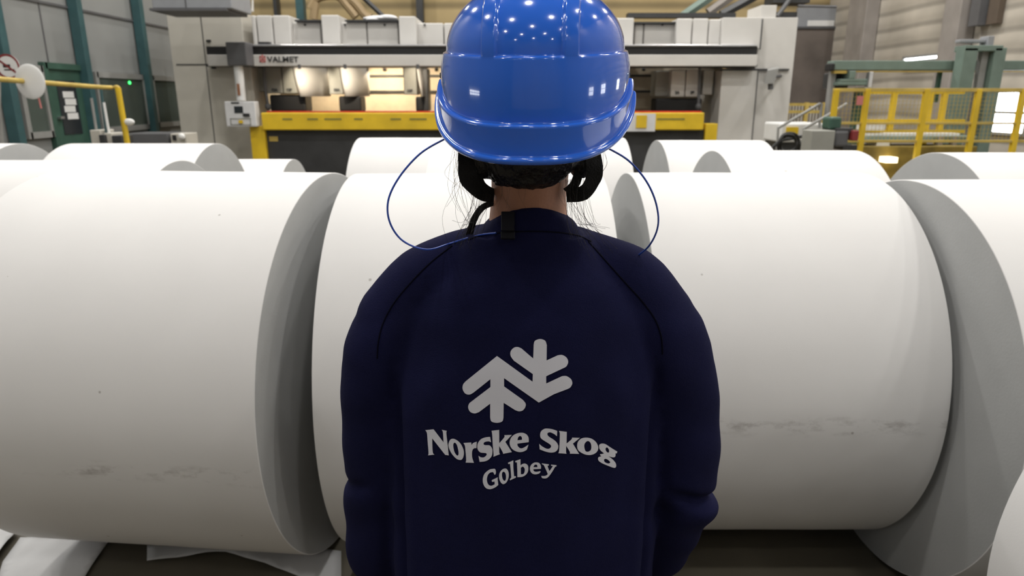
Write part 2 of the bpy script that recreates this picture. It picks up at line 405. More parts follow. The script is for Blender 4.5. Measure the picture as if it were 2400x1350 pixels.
# boxes under the control windows
def floor_box(name, lab, cat, rect, Y, d, m, group=None, bevel=.01):
    o = B(name, m, None, [rect], Y, d, bevel, zmin=0.0); return tag(o, lab, cat, group)
floor_box('equipment_cabinet', 'low dark grey cabinet left of the beige machine, under the windows', 'cabinet', (296, 313, 393, 335), 10.6, .6, M['darkgrey'])
o = thing('junction_box', 'small beige box with black socket beside the dark grey cabinet', 'box', pix(415, 335, 10.9))
B('box_body', M['beige'], o, [(400, 313, 436, 335)], 10.6, .4, .01, 0.0); B('socket', M['black'], o, [(404, 317, 412, 329)], 10.58, .02); 
bm = bmesh.new(); ell(bm, pix(426, 320, 10.56), (.05, .04, .05)); keep(obj('lamp_cap', bm, M['white'], smooth=True), o)
o = thing('pump_unit', 'cluttered beige pump unit with pipes below the green door', 'machine', pix(235, 335, 9.6))
B('pump_body', M['beige'], o, [(212, 305, 236, 335), (244, 312, 262, 335)], 9.6, .35, .01, 0.0)
B('pump_motor', M['dark'], o, [(232, 316, 246, 335), (262, 318, 285, 335)], 9.55, .3, .01, 0.0)
for i, (px, y0) in enumerate(((214, 230), (236, 205), (243, 240))):
    bm = bmesh.new(); tube(bm, [pix(px, y0, 9.7), pix(px+16, 332, 9.7)], .018, 8); keep(obj('pipe', bm, [M['wallframe'], M['teal'], M['white']][i], smooth=True), o)
# duct and pipes above the left end of the machine
o = thing('air_duct', 'grey sheet metal duct above the left end of the beige machine', 'duct', pix(440, 15, 12.2))
B('duct_body', M['duct'], o, [(352, -60, 540, 20)], 12.2, .9, .02); B('duct_flange', M['darkgrey'], o, [(350, 19, 530, 25)], 12.15, .95)
B('duct_seam', M['darkgrey'], o, [(430, -60, 433, 20)], 12.19, .01)
bm = bmesh.new(); P1 = [pix(535, -10, 16), pix(592, -10, 16), pix(592, 25, 16), pix(560, 25, 16)]
tube(bm, P1, .035, 8); tag(obj('square_hoop', bm, M['beige_lt']), 'pale square pipe frame above the machine beside the grey duct', 'frame')

# ---- far wall items seen above the machine
for i, (x0, x1, lab) in enumerate(((974, 990, 'dark steel column on the warm far wall, left of the helmet'), (638, 646, 'thin dark steel column on the far wall above the maker name'))):
    o = B('wall_column', M['dark'], None, [(x0, -80, x1, 55)], YB-.4, .3, zmin=0); tag(o, lab, 'column')
o = B('wall_post', M['teal'], None, [(690, -80, 708, 40)], YB-1.6, .25, zmin=0); tag(o, 'blue grey steel post behind the machine, left of the curved brackets', 'post')
o = thing('hoist_bracket', 'tangle of curved tan steel brackets above the machine top', 'bracket', pix(800, 40, 19))
for pts in (((728, 20), (745, -5), (790, -10), (815, 15), (835, 40)), ((790, -20), (830, 5), (855, 35), (870, 42)), ((735, 45), (740, 5))):
    bm = bmesh.new(); tube(bm, crom([pix(a, b, 19) for a, b in pts], 5), .11, 8); keep(obj('curved_arm', bm, mat('tan_paint', (.33, .24, .13), .6)), o)
bm = bmesh.new(); tube(bm, [pix(770, -40, 19.4), pix(865, 40, 19.4)], .09, 6); tube(bm, [pix(815, -40, 19.4), pix(900, 40, 19.4)], .07, 6); keep(obj('brace', bm, M['dark']), o)
bm = bmesh.new(); ell(bm, pix(892, 44, 14.5), (.35, .2, .06)); ell(bm, pix(908, 42, 14.45), (.2, .15, .06)); ell(bm, pix(876, 46, 14.4), (.16, .12, .04)); tag(obj('crumpled_sheet', bm, M['wrap'], smooth=True), 'crumpled white sheet lying on the machine top', 'sheet')
o = thing('crane_girder', 'dark diagonal steel girder above the right end of the machine', 'girder', pix(1620, 20, 18))
for a, b, c_, d_, m_ in ((1590, 45, 1690, -25, 'sage'), (1690, 35, 1790, -20, 'dark'), (1660, 30, 1730, -20, 'concrete')):
    bm = bmesh.new(); tube(bm, [pix(a, b, 18), pix(c_, d_, 18)], .12, 6); keep(obj('girder_bar', bm, M[m_]), o)
B('girder_beam', M['dark'], o, [(1472, 30, 1725, 41)], 17.5, .3)
o = thing('steel_walkway', 'dark steel walkway frame above the right end of the machine', 'walkway', pix(1850, 20, 16))
B('walkway_floor', M['dark'], o, [(1815, 28, 1868, 40), (1815, -30, 1900, 6)], 16, .6)
bm = bmesh.new(); tube(bm, [pix(1822, 38, 15.9), pix(1868, -25, 15.9)], .05, 6); tube(bm, [pix(1870, 14, 15.9), pix(1960, 16, 15.9)], .03, 6); keep(obj('walkway_brace', bm, M['darkgrey']), o)

# dark concrete bay at the right of the machine, with the ledge window above
o = B('concrete_bay', M['brown'], None, [(1840, 68, 1985, 300)], YB-.5, .45, zmin=0); o['kind'] = 'structure'; o.name = 'trim_3'
o = B('window_10', M['duct'], None, [(1868, 18, 1962, 64)], YB-.45, .1); struct(o)
x = B('window_sill', M['darkgrey'], o, [(1864, 62, 1965, 67)], YB-.55, .15)
x = B('window_light', M['white'], o, [(1893, 48, 1955, 61)], YB-.47, .02)
# concrete columns on the right wall
for px, w_, lab in ((2003, .95, 'wide brown concrete column right of the machine'), (2238, .56, 'concrete column behind the tall green gantry posts')):
    Yc = wall_y(px, 70, 8.75)+(.2 if w_ < .7 else 0)
    bm = bmesh.new(); box(bm, XR-.35, Yc-w_/2, 0, XR-.01, Yc+w_/2, ZC-.05)
    tag(obj('concrete_column' if w_ > .3 else 'steel_column', bm, M['concrete'] if w_ > .3 else M['dark'], bevel=.02), lab, 'column')
bm = bmesh.new(); y_ = wall_y(2282, 40, 8.9); box(bm, XR-.25, y_-.22, 2.9, XR-.01, y_+.06, ZC-.1); tag(obj('cable_riser', bm, M['darkgrey']), 'dark vertical cable tray on the right wall above the gantry', 'tray')
bm = bmesh.new(); y_ = wall_y(2314, 40, 8.9); box(bm, XR-.12, y_-.16, 2.9, XR-.01, y_+.14, ZC-.1); tag(obj('wall_pipe', bm, mat('rusty_brown', (.10, .075, .055), .7)), 'narrow brown steel pipe casing beside the dark cable tray on the right wall', 'pipe')

# ================================================================== THE WINDER
YM = 14.0
W = thing('paper_winder', 'long beige paper winder machine with yellow guard beam across the hall', 'machine', (0, YM, 0))
B('cabinet', M['beige'], W, [(413, 28, 583, 410)], YM, 1.9, .01, 0.0)
bm = bmesh.new()
for r in ((489, 28, 491, 400), (413, 150, 583, 153)): pbox(bm, *r, YM-.006, .01)
keep(obj('panel_gap', bm, M['dark']), W)
bm = bmesh.new()
for (x, y) in ((500, 158), (488, 95)): pbox(bm, x-5, y-2, x+5, y+3, YM-.03, .03)
keep(obj('cabinet_handle', bm, M['black']), W)
covers = [(590, 36, 602, 108), (602, 36, 640, 108), (640, 36, 682, 108), (682, 52, 753, 108), (753, 35, 797, 108), (797, 52, 860, 108), (860, 52, 934, 108), (934, 38, 976, 108), (976, 54, 1040, 108),
          (1040, 54, 1110, 108), (1110, 38, 1150, 108), (1150, 54, 1260, 108), (1260, 40, 1300, 108), (1300, 54, 1440, 108), (1440, 42, 1486, 112), (1486, 57, 1508, 112), (1508, 57, 1584, 112), (1584, 43, 1622, 112), (1622, 43, 1660, 112), (1660, 45, 1690, 112)]
for i, (a, b, c_, d_) in enumerate(covers):
    raised = b < 50
    B('cover_panel', M['beige_lt'], W, [(a+1.2, b, c_-1.2, d_)], YM+(.0 if raised else .22), 1.2, .02)
bm = bmesh.new(); box(bm, pix(590, 80, YM).x, YM+.4, pix(0, 112, YM).z, pix(1690, 80, YM).x, YM+1.2, pix(0, 62, YM).z); keep(obj('cover_frame', bm, M['dark']), W)
bm = bmesh.new()
for x in (714, 808, 901, 995, 1553): pbox(bm, x-2, 56, x+2, 60, YM+.18, .04)
keep(obj('bolt', bm, M['black']), W)
bm = bmesh.new()
for (a, b, c_) in ((690, 752, 50), (808, 935, 50), (1486, 1584, 55)): pbox(bm, a, c_-4, c_ and b, c_, YM+.1, 1.2)
keep(obj('cover_edge', bm, M['dark']), W)
B('top_rail', M['silver'], W, [(574, 104, 1775, 109)], YM-.36, .3, .01)
B('cable_track', M['black'], W, [(484, 109, 1775, 128)], YM-.32, .3)
B('cross_beam', M['beige_lt'], W, [(486, 128, 1775, 155)], YM-.35, .5, .01)
B('beam_lip', M['dark'], W, [(484, 151, 1775, 156)], YM-.3, .7)
for r in ((604, 98, 632, 104), (1635, 107, 1660, 112), (1735, 106, 1750, 110)): B('top_latch', M['dark'], W, [r], YM-.3, .1)
# lettering on the beam
def text_obj(name, s, m, size, loc, parent, bold=0.0, xs=1.0):
    cu = bpy.data.curves.new(name, 'FONT'); cu.body = s; cu.size = size; cu.extrude = .004; cu.offset = bold; cu.align_x = 'LEFT'
    o = bpy.data.objects.new(name, cu); COL.objects.link(o)
    bpy.context.view_layer.update(); dg = bpy.context.evaluated_depsgraph_get()
    me = bpy.data.meshes.new_from_object(o.evaluated_get(dg), depsgraph=dg); bpy.data.objects.remove(o)
    me.transform(Matrix.Translation(loc) @ Matrix.Rotation(PI/2, 4, 'X') @ Matrix.Diagonal((xs, 1, 1, 1)))
    o = link(name, me, m); 
    if parent is not None: keep(o, parent)
    return o
text_obj('lettering', 'VALMET', M['dark'], .145, pix(627, 145.5, YM-.36), W, .0025, 1.12)
bm = bmesh.new(); pbox(bm, 608, 131, 622, 134, YM-.36, .01); pbox(bm, 608, 143, 622, 146, YM-.36, .01); pbox(bm, 608, 131, 611, 146, YM-.36, .01); pbox(bm, 619, 131, 622, 146, YM-.36, .01); pbox(bm, 613.5, 128, 616.5, 140, YM-.362, .01); pbox(bm, 612, 138, 618, 142, YM-.362, .01)
keep(obj('emblem', bm, M['pink']), W)
# recess back wall, ribs
YR = YM+1.7
bm = bmesh.new(); box(bm, pix(590, 200, YR).x, YR, 0, pix(1690, 200, YR).x, YR+.2, pix(0, 120, YR).z)
keep(obj('rear_panel', bm, mat('cream_panel', (.52, .45, .34), .55, var=.08)), W)
bm = bmesh.new()
for y in (177, 214): pbox(bm, 590, y-2, 1690, y+3, YR-.05, .06)
keep(obj('rear_rib', bm, M['dark']), W)
bm = bmesh.new()
for x in (860, 901, 1023, 1080, 1300, 1508): ell(bm, pix(x, 163, YR-.1), (.04, .05, .04), n=10)
keep(obj('roller_bolt', bm, M['black'], smooth=True), W)
# slitter heads
def curved_shield(a, b, y0, y1, lean, Y):
    bm = bmesh.new(); n = 14; rows = []
    for (y, sh) in ((y0, 0), ((y0+y1)/2, lean*.45), (y1, lean)):
        for k in range(n+1): pass
        row = []
        for k in range(n+1):
            u = k/n; x = a+sh*(1-u*.75)+(b-a-sh*.25)*u if False else (a+sh)+(b+sh*.2-(a+sh))*u
            p = pix(x, y, Y); row.append(bm.verts.new((p.x, Y+0.55*u*u, p.z)))
        rows.append(row)
    for r in range(2):
        for k in range(n): bm.faces.new((rows[r][k], rows[r][k+1], rows[r+1][k+1], rows[r+1][k]))
    o = obj('curved_shield', bm, M['beige_lt'], smooth=True); so = o.modifiers.new('s', 'SOLIDIFY'); so.thickness = .04
    keep(o, W); return o
def slitter(gray, shield, blk, lean=16):
    if gray: B('slitter_head', M['greyp'], W, [gray], YM+.25, .5, .02)
    if shield: curved_shield(shield[0], shield[1], 157, 226, lean, YM+.2)
    if blk: B('slitter_base', M['black'], W, [blk], YM+.35, .5, .04)  # black block drawn for the shadow under the head
B('slitter_head', M['greyp'], W, [(622, 157, 660, 219), (662, 157, 694, 219)], YM+.25, .5, .02)
B('slitter_head', M['greyp'], W, [(594, 157, 620, 215)], YM+.35, .5, .02)
slitter(None, (688, 752), (632, 222, 716, 262), 16)
slitter((770, 157, 802, 221), (797, 848), (794, 225, 846, 262), 12)
slitter((945, 157, 976, 222), (975, 988), (974, 226, 992, 262), 12)
B('slitter_base', M['dark'], W, [(990, 160, 1004, 260)], YM+.4, .4, .02)
slitter((1110, 157, 1150, 222), (1150, 1190), (1148, 226, 1190, 262)); slitter((1300, 157, 1340, 222), (1340, 1380), (1338, 226, 1380, 262))
B('slitter_head', M['beige_lt'], W, [(1573, 163, 1606, 227), (1608, 163, 1640, 227)], YM+.25, .6, .02)
B('slitter_head', M['beige_lt'], W, [(1648, 163, 1672, 222)], YM+.35, .5, .02)
B('slitter_base', M['black'], W, [(1536, 230, 1645, 264)], YM+.35, .5, .04)  # black block drawn for the shadow below the right heads
B('head_side', M['greyp'], W, [(1536, 165, 1572, 226)], YM+.5, .5, .02)
for s_, x, y in (('12A', 636, 214), ('12B', 671, 214), ('10A', 782, 214), ('10B', 954, 216), ('2A', 1582, 220), ('2B', 1618, 220)):
    text_obj('head_number', s_, M['dark'], .075, pix(x, y, YM+.24), W, .004)
for x0, x1, y1 in ((618, 628, 260), (1640, 1637, 260)):
    bm = bmesh.new(); tube(bm, [pix(x0, 157, YM+.1), pix((x0+x1)/2, 215, YM+.1), pix(x1, y1-15, YM+.1)], .03, 8); ell(bm, pix(x1, y1-10, YM+.1), (.06, .05, .07)); keep(obj('air_hose', bm, M['darkgrey'], smooth=True), W)
# inner slanted side cheeks
B('side_cheek', M['beige'], W, [(584, 157, 596, 300)], YM+.02, 1.6, .01, 0.0)
# yellow guard
B('guard_beam', M['yellow'], W, [(613, 264, 1650, 305)], YM-.75, .35, .02)
B('guard_strip', M['red'], W, [(625, 260.5, 1645, 264)], YM-.6, .15)
B('guard_post', M['yellow'], W, [(590, 296, 624, 410)], YM-.7, .3, .01, 0.0)
B('guard_post', M['yellow'], W, [(1650, 290, 1678, 410)], YM-.7, .3, .01, 0.0)
B('lower_panel', M['dark'], W, [(624, 304, 1650, 396)], YM-.6, .4, .01, 0.0)
B('warning_label', M['yellow_old'], W, [(631, 320, 651, 331)], YM-.61, .01)
B('guard_plate', M['wrap'], W, [(1470, 266, 1536, 308)], YM-.77, .02); B('warning_label', M['yellow'], W, [(1491, 270, 1516, 300)], YM-.79, .02)
bm = bmesh.new()
for x0, x1 in ((662, 685), (720, 745), (760, 800), (830, 850), (915, 940), (960, 1000), (1540, 1605)): pbox(bm, x0, 277, x1, 281, YM-.756, .008)
keep(obj('grime_mark', bm, mat('greenish_grime', (.22, .20, .04), .8)), W)
# right cabinet
B('cabinet', M['beige_lt'], W, [(1692, 41, 1786, 114)], YM-.1, 1.8, .01)
B('cabinet', M['beige_lt'], W, [(1683, 165, 1768, 410)], YM-.05, 1.8, .01, 0.0)
B('cabinet', M['beige_lt'], W, [(1764, 41, 1852, 410)], YM, 1.9, .01, 0.0)
B('panel_gap', M['dark'], W, [(1783, 44, 1786, 116)], YM-.106, .01); B('panel_gap', M['dark'], W, [(1766, 165, 1768, 390)], YM-.06, .012); B('panel_gap', M['dark'], W, [(1692, 161, 1850, 165)], YM-.055, .06)
B('vent_stack', M['beige_lt'], W, [(1783, 12, 1820, 42)], YM+.1, .8, .01)
fl = thing('flood_light', 'grey floodlight fixed to the right beige cabinet of the machine', 'lamp', pix(1812, 185, YM-.3))
bm = bmesh.new(); a = [pix(x, y, YM-.45) for x, y in ((1800, 165), (1826, 160), (1814, 196), (1790, 196))]
f0 = [bm.verts.new(p) for p in a]; f1 = [bm.verts.new(p+Vector((.08, .25, .05))) for p in a]
bm.faces.new(f0); bm.faces.new(f1[::-1])
for k in range(4): bm.faces.new((f0[k], f0[(k+1)%4], f1[(k+1)%4], f1[k]))
keep(obj('lamp_head', bm, M['wallframe']), fl)
bm = bmesh.new(); cyl(bm, pix(1806, 196, YM-.35), pix(1806, 210, YM-.35), .05, 10); cyl(bm, pix(1812, 180, YM-.3), pix(1830, 178, YM+.02), .03, 8); keep(obj('lamp_bracket', bm, M['darkgrey']), fl)
# travelling control pendant
cp = thing('control_pendant', 'grey control panel hanging from a carriage on the machine rail', 'control panel', pix(560, 265, YM-.7))
B('carriage', M['darkgrey'], cp, [(530, 98, 577, 154)], YM-.75, .38, .02)
bm = bmesh.new(); cyl(bm, pix(558, 154, YM-.6), pix(566, 236, YM-.6), .085, 14); keep(obj('hanger_pipe', bm, M['white'], smooth=True), cp)
B('pipe_label', mat('rust_label', (.3, .13, .06), .6), cp, [(556, 196, 562, 224)], YM-.70, .01)
ph = B('panel_box', M['wrap'], cp, [(528, 238, 599, 297)], YM-.85, .22, .015)
B('screen', M['screen'], ph, [(549, 249, 569, 265)], YM-.86, .02).location -= cp.location
B('knob', M['black'], ph, [(569, 266, 584, 273)], YM-.88, .03).location -= cp.location
B('button_field', M['greyp'], ph, [(540, 277, 588, 279), (540, 291, 588, 293), (540, 277, 542, 293), (586, 277, 588, 293)], YM-.86, .01).location -= cp.location
B('button', M['yellow'], ph, [(559, 282, 568, 289)], YM-.88, .03).location -= cp.location
B('name_strip', M['dark'], ph, [(541, 239, 560, 243)], YM-.86, .01).location -= cp.location
# warm work lamps inside the winder: tubes lighting the rear panel, added fill spots to brighten the curved shields
for x, e, ll in ((775, 22, 'warm tube lamp inside the winder between the two left curved shields'), (890, 30, 'warm tube lamp inside the winder right of the middle shield'), (1020, 14, 'warm tube lamp inside the winder next to the helmet')):
    p = pix(x, 150, YM+1.0)
    L = thing('work_lamp', ll, 'lamp', (p.x, YM+.95, p.z-.02), 'work lamps inside the winder')
    bm = bmesh.new(); box(bm, -.3, -.04, 0, .3, .04, .05); obj('lamp_body', bm, M['darkgrey'], L)
    ld = bpy.data.lights.new('lamp_light', 'AREA'); ld.shape = 'RECTANGLE'; ld.size = .6; ld.size_y = .08; ld.energy = e; ld.color = (1, .80, .55)
    lo = bpy.data.objects.new('lamp_light', ld); COL.objects.link(lo); lo.parent = L; lo.location = (0, 0, -.01); lo.rotation_euler = (math.radians(25), 0, 0)
for x, e, ll in ((706, 50, 'small spot lamp under the beam lighting the leftmost curved shield'), (812, 50, 'small spot lamp under the beam lighting the middle curved shield'), (981, 40, 'small spot lamp under the beam lighting the shield by the helmet')):
    p = pix(x, 157, YM-.3)
    L = thing('spot_lamp', ll, 'lamp', (p.x, YM-.42, p.z-.02), 'spot lamps under the winder beam')
    bm = bmesh.new(); cyl(bm, (0, 0, -.02), (0, 0, .06), .03, 12); obj('lamp_body', bm, M['darkgrey'], L)
    ld = bpy.data.lights.new('lamp_light', 'SPOT'); ld.spot_size = math.radians(86); ld.spot_blend = .5; ld.energy = e; ld.color = (1, .86, .66); ld.shadow_soft_size = .03
    lo = bpy.data.objects.new('lamp_light', ld); COL.objects.link(lo); lo.parent = L; lo.location = (0, 0, -.03)
    d_ = Vector((0, .60, -.26)); lo.rotation_euler = d_.to_track_quat('-Z', 'Y').to_euler()

# ================================================================== RIGHT SIDE EQUIPMENT
G = thing('steel_gantry', 'sage green steel gantry behind the yellow fence', 'gantry', (6.5, 10.6, 0))
B('gantry_beam', M['sage'], G, [(1955, 142, 2520, 164)], 10.6, .25, .01)
B('beam_edge', M['yellow_old'], G, [(1955, 165, 1985, 172), (2000, 166, 2400, 169)], 10.62, .1)
for px, r, m_ in ((2253, .10, 'sage'), (2321, .085, 'sage')):
    a = pix(px, 230, 10.35); bm = bmesh.new(); box(bm, a.x-r, 10.3, 0, a.x+r, 10.5, pix(px, 112, 10.35).z); keep(obj('gantry_post', bm, M[m_], bevel=.01), G)
a = pix(2287, 230, 10.45); bm = bmesh.new(); box(bm, a.x-.05, 10.4, 0, a.x+.05, 10.5, pix(2290, 116, 10.4).z); keep(obj('guide_post', bm, M['wallframe'], bevel=.01), G)
B('head_beam', M['sage'], G, [(2262, 106, 2352, 120)], 10.3, .25, .01)
B('arm', M['duct'], G, [(2250, 92, 2320, 100)], 10.4, .12, .01); B('arm_bracket', M['duct'], G, [(2316, 84, 2330, 112)], 10.35, .2, .01)
B('pulley', M['black'], G, [(1946, 148, 1958, 166)], 10.55, .2, .02)
B('hanger', M['sage'], G, [(1992, 166, 2006, 185), (1970, 185, 2035, 192), (1964, 192, 2040, 200)], 10.55, .3, .01)
B('gearbox', M['dark'], G, [(1948, 170, 1990, 208)], 10.8, .3, .02)
B('support_leg', M['wallframe'], G, [(1938, 150, 1948, 400)], 10.7, .12, .005, 0.0)
B('support_leg', M['green'], G, [(2000, 205, 2016, 400)], 10.7, .14, .005, 0.0)
B('cable_drop', M['green'], G, [(2196, 166, 2204, 240)], 10.7, .06)
B('cylinder', M['silver'], G, [(2036, 168, 2046, 206)], 10.5, .1, .01)

FE = thing('safety_fence', 'yellow wire mesh safety fence in front of the green gantry', 'fence', (5, 9, 0))
YFn = 9.0
posts = [(1952, 216), (2024, 210), (2161, 212), (2282, 213), (2386, 214)]
def bx(px, py, Y=YFn): return pix(px, py, Y)
ztop = pix(2200, 209, YFn).z
for i, (px, yt) in enumerate(posts):
    a = pix(px, 280, YFn); bm = bmesh.new(); box(bm, a.x-.032, YFn-.03, 0, a.x+.032, YFn+.03, ztop); keep(obj('fence_post', bm, M['yellow'], bevel=.004), FE)
x0 = pix(1945, 280, YFn).x; x1 = pix(2500, 280, YFn).x
for yy, t in ((211, .022), (289, .014), (331, .016)):
    z = pix(2200, yy, YFn).z; bm = bmesh.new(); box(bm, x0, YFn-.02, z-t, x1, YFn+.02, z+t); keep(obj('fence_rail', bm, M['yellow_old'], bevel=.003), FE)
bm = bmesh.new(); zb = pix(2200, 331, YFn).z
k = x0
while k < x1: box(bm, k-.0015, YFn-.002, zb, k+.0015, YFn+.002, ztop); k += .05
z = zb
while z < ztop: box(bm, x0, YFn-.002, z-.0015, x1, YFn+.002, z+.0015); z += .05
keep(obj('wire_mesh', bm, M['yellow_old']), FE)
# second, farther yellow rail inside the fence
F2 = thing('inner_guard_rail', 'yellow guard rail standing inside the mesh fence', 'rail', (6.4, 10, 0))
for px in (2088, 2172, 2205):
    a = pix(px, 280, 10.0); bm = bmesh.new(); box(bm, a.x-.035, 9.97, 0, a.x+.035, 10.03, pix(px, 215, 10).z); keep(obj('rail_post', bm, M['yellow']), F2)
for yy in (217, 283, 308):
    a = pix(2025, yy, 10); b = pix(2260, yy, 10); bm = bmesh.new(); box(bm, a.x, 9.98, a.z-.02, b.x, 10.02, a.z+.02); keep(obj('rail_bar', bm, M['yellow']), F2)
# platform and conveyor inside
cv = thing('sheet_conveyor', 'low conveyor with white panels behind the yellow fence', 'conveyor', (5.6, 9.6, 0))
B('side_panel', M['white'], cv, [(2022, 290, 2075, 306), (2022, 312, 2250, 320)], 9.7, .2, .01)
B('conveyor_frame', M['sage'], cv, [(2020, 319, 2290, 328)], 9.65, .28, .01)
B('deck_edge', M['white'], cv, [(2022, 330, 2200, 334), (2055, 334, 2085, 344)], 9.5, .3)
B('platform_base', mat('dirty_yellow', (.22, .16, .03), .7, var=.3), cv, [(2010, 343, 2290, 363)], 9.4, .5, .01, 0.0)
B('conveyor_leg', M['concrete'], cv, [(2200, 320, 2210, 345), (2235, 320, 2243, 345)], 9.62, .1)
lt = B('floor_lamp_panel', M['warmglow'], None, [(2078, 369, 2104, 382)], 9.2, .19); tag(lt, 'small glowing pale yellow lamp low under the fence', 'lamp')
floor_box('control_cabinet', 'grey beige control cabinet left of the yellow fence', 'cabinet', (1902, 306, 1956, 352), 8.4, .3, M['greyp'])
o = thing('hydraulic_unit', 'green and black hydraulic unit beside the grey beige cabinet', 'machine', pix(1972, 330, 8.5))
B('tank', M['green'], o, [(1946, 274, 1974, 304)], 8.55, .25, .03); B('motor', M['darkgrey'], o, [(1957, 306, 1990, 345)], 8.5, .3, .03); B('valve', MATS['dark_red'], o, [(1999, 306, 2013, 330)], 8.45, .12, .01)
B('unit_frame', M['dark'], o, [(1958, 300, 2000, 312), (1975, 340, 2010, 352)], 8.52, .3, .01, None)
bm = bmesh.new(); pbox(bm, 2009, 225, 2023, 246, 8.955, .015); tag(obj('red_notice', bm, M['pink']), 'small pale red notice on the corner post of the fence', 'sign')
wb = thing('white_cabinet', 'white machine housing with a yellow label right of the beige machine', 'housing', pix(1870, 330, 11.5))
B('housing', M['white'], wb, [(1830, 289, 1932, 334)], 11.5, .8, .03); B('warning_label', M['yellow'], wb, [(1843, 298, 1871, 315)], 11.48, .02)
B('housing_base', M['dark'], wb, [(1828, 333, 1932, 352)], 11.55, .7, .01, 0.0)
# handrails
for j, (P_, lab) in enumerate(((((1821, 350), (1824, 300), (1922, 243), (1926, 243), (1920, 300)), 'grey tubular stair handrail nearest the beige machine'),
                 (((1884, 350), (1884, 302), (1941, 270), (1985, 243)), 'grey tubular stair handrail nearer the yellow fence'))):
    bm = bmesh.new(); tube(bm, [pix(a, b, 10.8-j) for a, b in P_], .022, 8); q = pix(P_[0][0], 350, 10.8-j); tube(bm, [(q.x, q.y, q.z), (q.x, q.y, 0)], .022, 8)
    tag(obj('stair_handrail', bm, M['wallframe'], smooth=True), lab, 'handrail')
bm = bmesh.new()
for r_, dx in ((.13, 0), (.11, .02), (.15, .03)):
    c = pix(1846, 338, 9.6)+Vector((dx, dx, 0)); tube(bm, [c+Vector((r_*math.cos(t*2*PI/24), .02*math.sin(t), r_*math.sin(t*2*PI/24))) for t in range(25)], .018, 8)
c = pix(1846, 338, 9.6); tube(bm, [c+Vector((.1, 0, -.08)), c+Vector((.14, .02, -.3)), (c.x+.12, c.y, 0)], .018, 8)
tag(obj('cable_coil', bm, M['black'], smooth=True), 'coil of thick black cable hanging by the stair handrail', 'cable')
bm = bmesh.new(); tube(bm, crom([pix(a, b, 10.2) for a, b in ((1805, 352), (1830, 330), (1858, 324), (1880, 320), (1930, 318), (1945, 330), (1948, 370))]+[Vector((pix(1948, 370, 10.2).x, 10.2, 0))], 5), .025, 8)
tag(obj('black_hose', bm, M['black'], smooth=True), 'black hose looping from the cable coil to the grey beige cabinet', 'hose')
f3 = thing('distant_guard_rail', 'small yellow guard rail behind the stair handrails', 'rail', (6, 15.5, 0))
for px in (1842, 1888, 1930):
    a = pix(px, 270, 15.5); bm = bmesh.new(); box(bm, a.x-.04, 15.47, 0, a.x+.04, 15.53, pix(px, 240, 15.5).z); keep(obj('rail_post', bm, M['yellow_old']), f3)
for yy in (245, 262):
    a = pix(1840, yy, 15.5); b = pix(1935, yy, 15.5); bm = bmesh.new(); box(bm, a.x, 15.48, a.z-.03, b.x, 15.52, a.z+.03); keep(obj('rail_bar', bm, M['yellow_old']), f3)
bm = bmesh.new()
for k in range(12): 
    a = pix(1844+k*7, 270, 16.2); box(bm, a.x-.015, 16.2, 0, a.x+.015, 16.23, a.z+.25)
tag(obj('slatted_barrier', bm, M['beige']), 'pale slatted barrier far behind the stair handrails', 'barrier')
# ladder-like details left of machine interior
# ================================================================== PAPER ROLLS
def roll(x0, x1, y, R, yaw, lab, face='paper'):
    """reel lying on the floor, axis along x between x0 and x1"""
    L = x1-x0; n = 160; bm = bmesh.new()
    prof = [(-L/2+.03, .04), (-L/2, .042), (-L/2, R-.003), (-L/2+.0008, R-.001), (-L/2+.003, R), (-L/4, R+.0008), (0, R), (L/4, R+.0006), (L/2-.003, R), (L/2-.0008, R-.001), (L/2, R-.003), (L/2, .042), (L/2-.03, .04)]
    rings = [[bm.verts.new((u, r*math.cos(2*PI*k/n), r*math.sin(2*PI*k/n))) for k in range(n)] for u, r in prof]
    for i in range(len(rings)-1):
        for k in range(n):
            f = bm.faces.new((rings[i][k], rings[i][(k+1)%n], rings[i+1][(k+1)%n], rings[i+1][k]))
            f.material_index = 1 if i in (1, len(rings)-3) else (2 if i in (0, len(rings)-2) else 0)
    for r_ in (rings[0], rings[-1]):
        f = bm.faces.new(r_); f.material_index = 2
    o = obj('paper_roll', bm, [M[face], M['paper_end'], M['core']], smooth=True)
    o.location = ((x0+x1)/2, y, R); o.rotation_euler = (0, 0, math.radians(yaw))
    return tag(o, lab, 'paper roll', 'white paper rolls on the floor')
roll(-1.565, -.612, 2.33, .655, -5.5, 'huge white paper roll in the front row, left of the person', 'paper_low')
roll(-.545, .305, 2.35, .650, 0, 'huge white paper roll directly behind the person in the helmet')
roll(.412, 1.243, 2.42, .648, 0, 'huge white paper roll in the front row, right of the person', 'paper_mid')
roll(1.272, 2.25, 2.165, .650, 0, 'white paper roll cut by the right edge, its grey left end showing')
roll(-3.4, -1.76, 3.64, .618, 0, 'paper roll at the left edge lying just behind the front left roll')
roll(-3.12, -2.10, 4.92, .622, 0, 'back row paper roll at left showing a large grey round end')
roll(-4.6, -3.50, 4.92, .622, 0, 'back row paper roll at the far left edge, grey end beside its neighbour')
roll(-2.9, -1.95, 6.15, .515, 0, 'smallest paper roll, low behind the left rolls before the yellow post')
roll(-1.09, -.17, 4.99, .640, 0, 'back row paper roll partly behind the helmet, left of it')
roll(-.13, .80, 4.99, .640, 0, 'back row paper roll mostly behind the helmet, emerging at its right')
roll(-.42, .38, 3.68, .645, 0, 'second row paper roll behind the persons head, mostly hidden')
roll(1.05, 1.80, 5.03, .630, 0, 'back row paper roll right of the helmet, highest on that side')
roll(1.09, 1.86, 3.74, .640, 0, 'second row paper roll right of the helmet with grey left end')
roll(2.30, 3.5, 3.72, .635, 0, 'second row paper roll at the right edge with dark grey left end')
o = roll(-.5, .5, 0, .655, 0, 'paper roll seen as a narrow strip at the lower right corner')
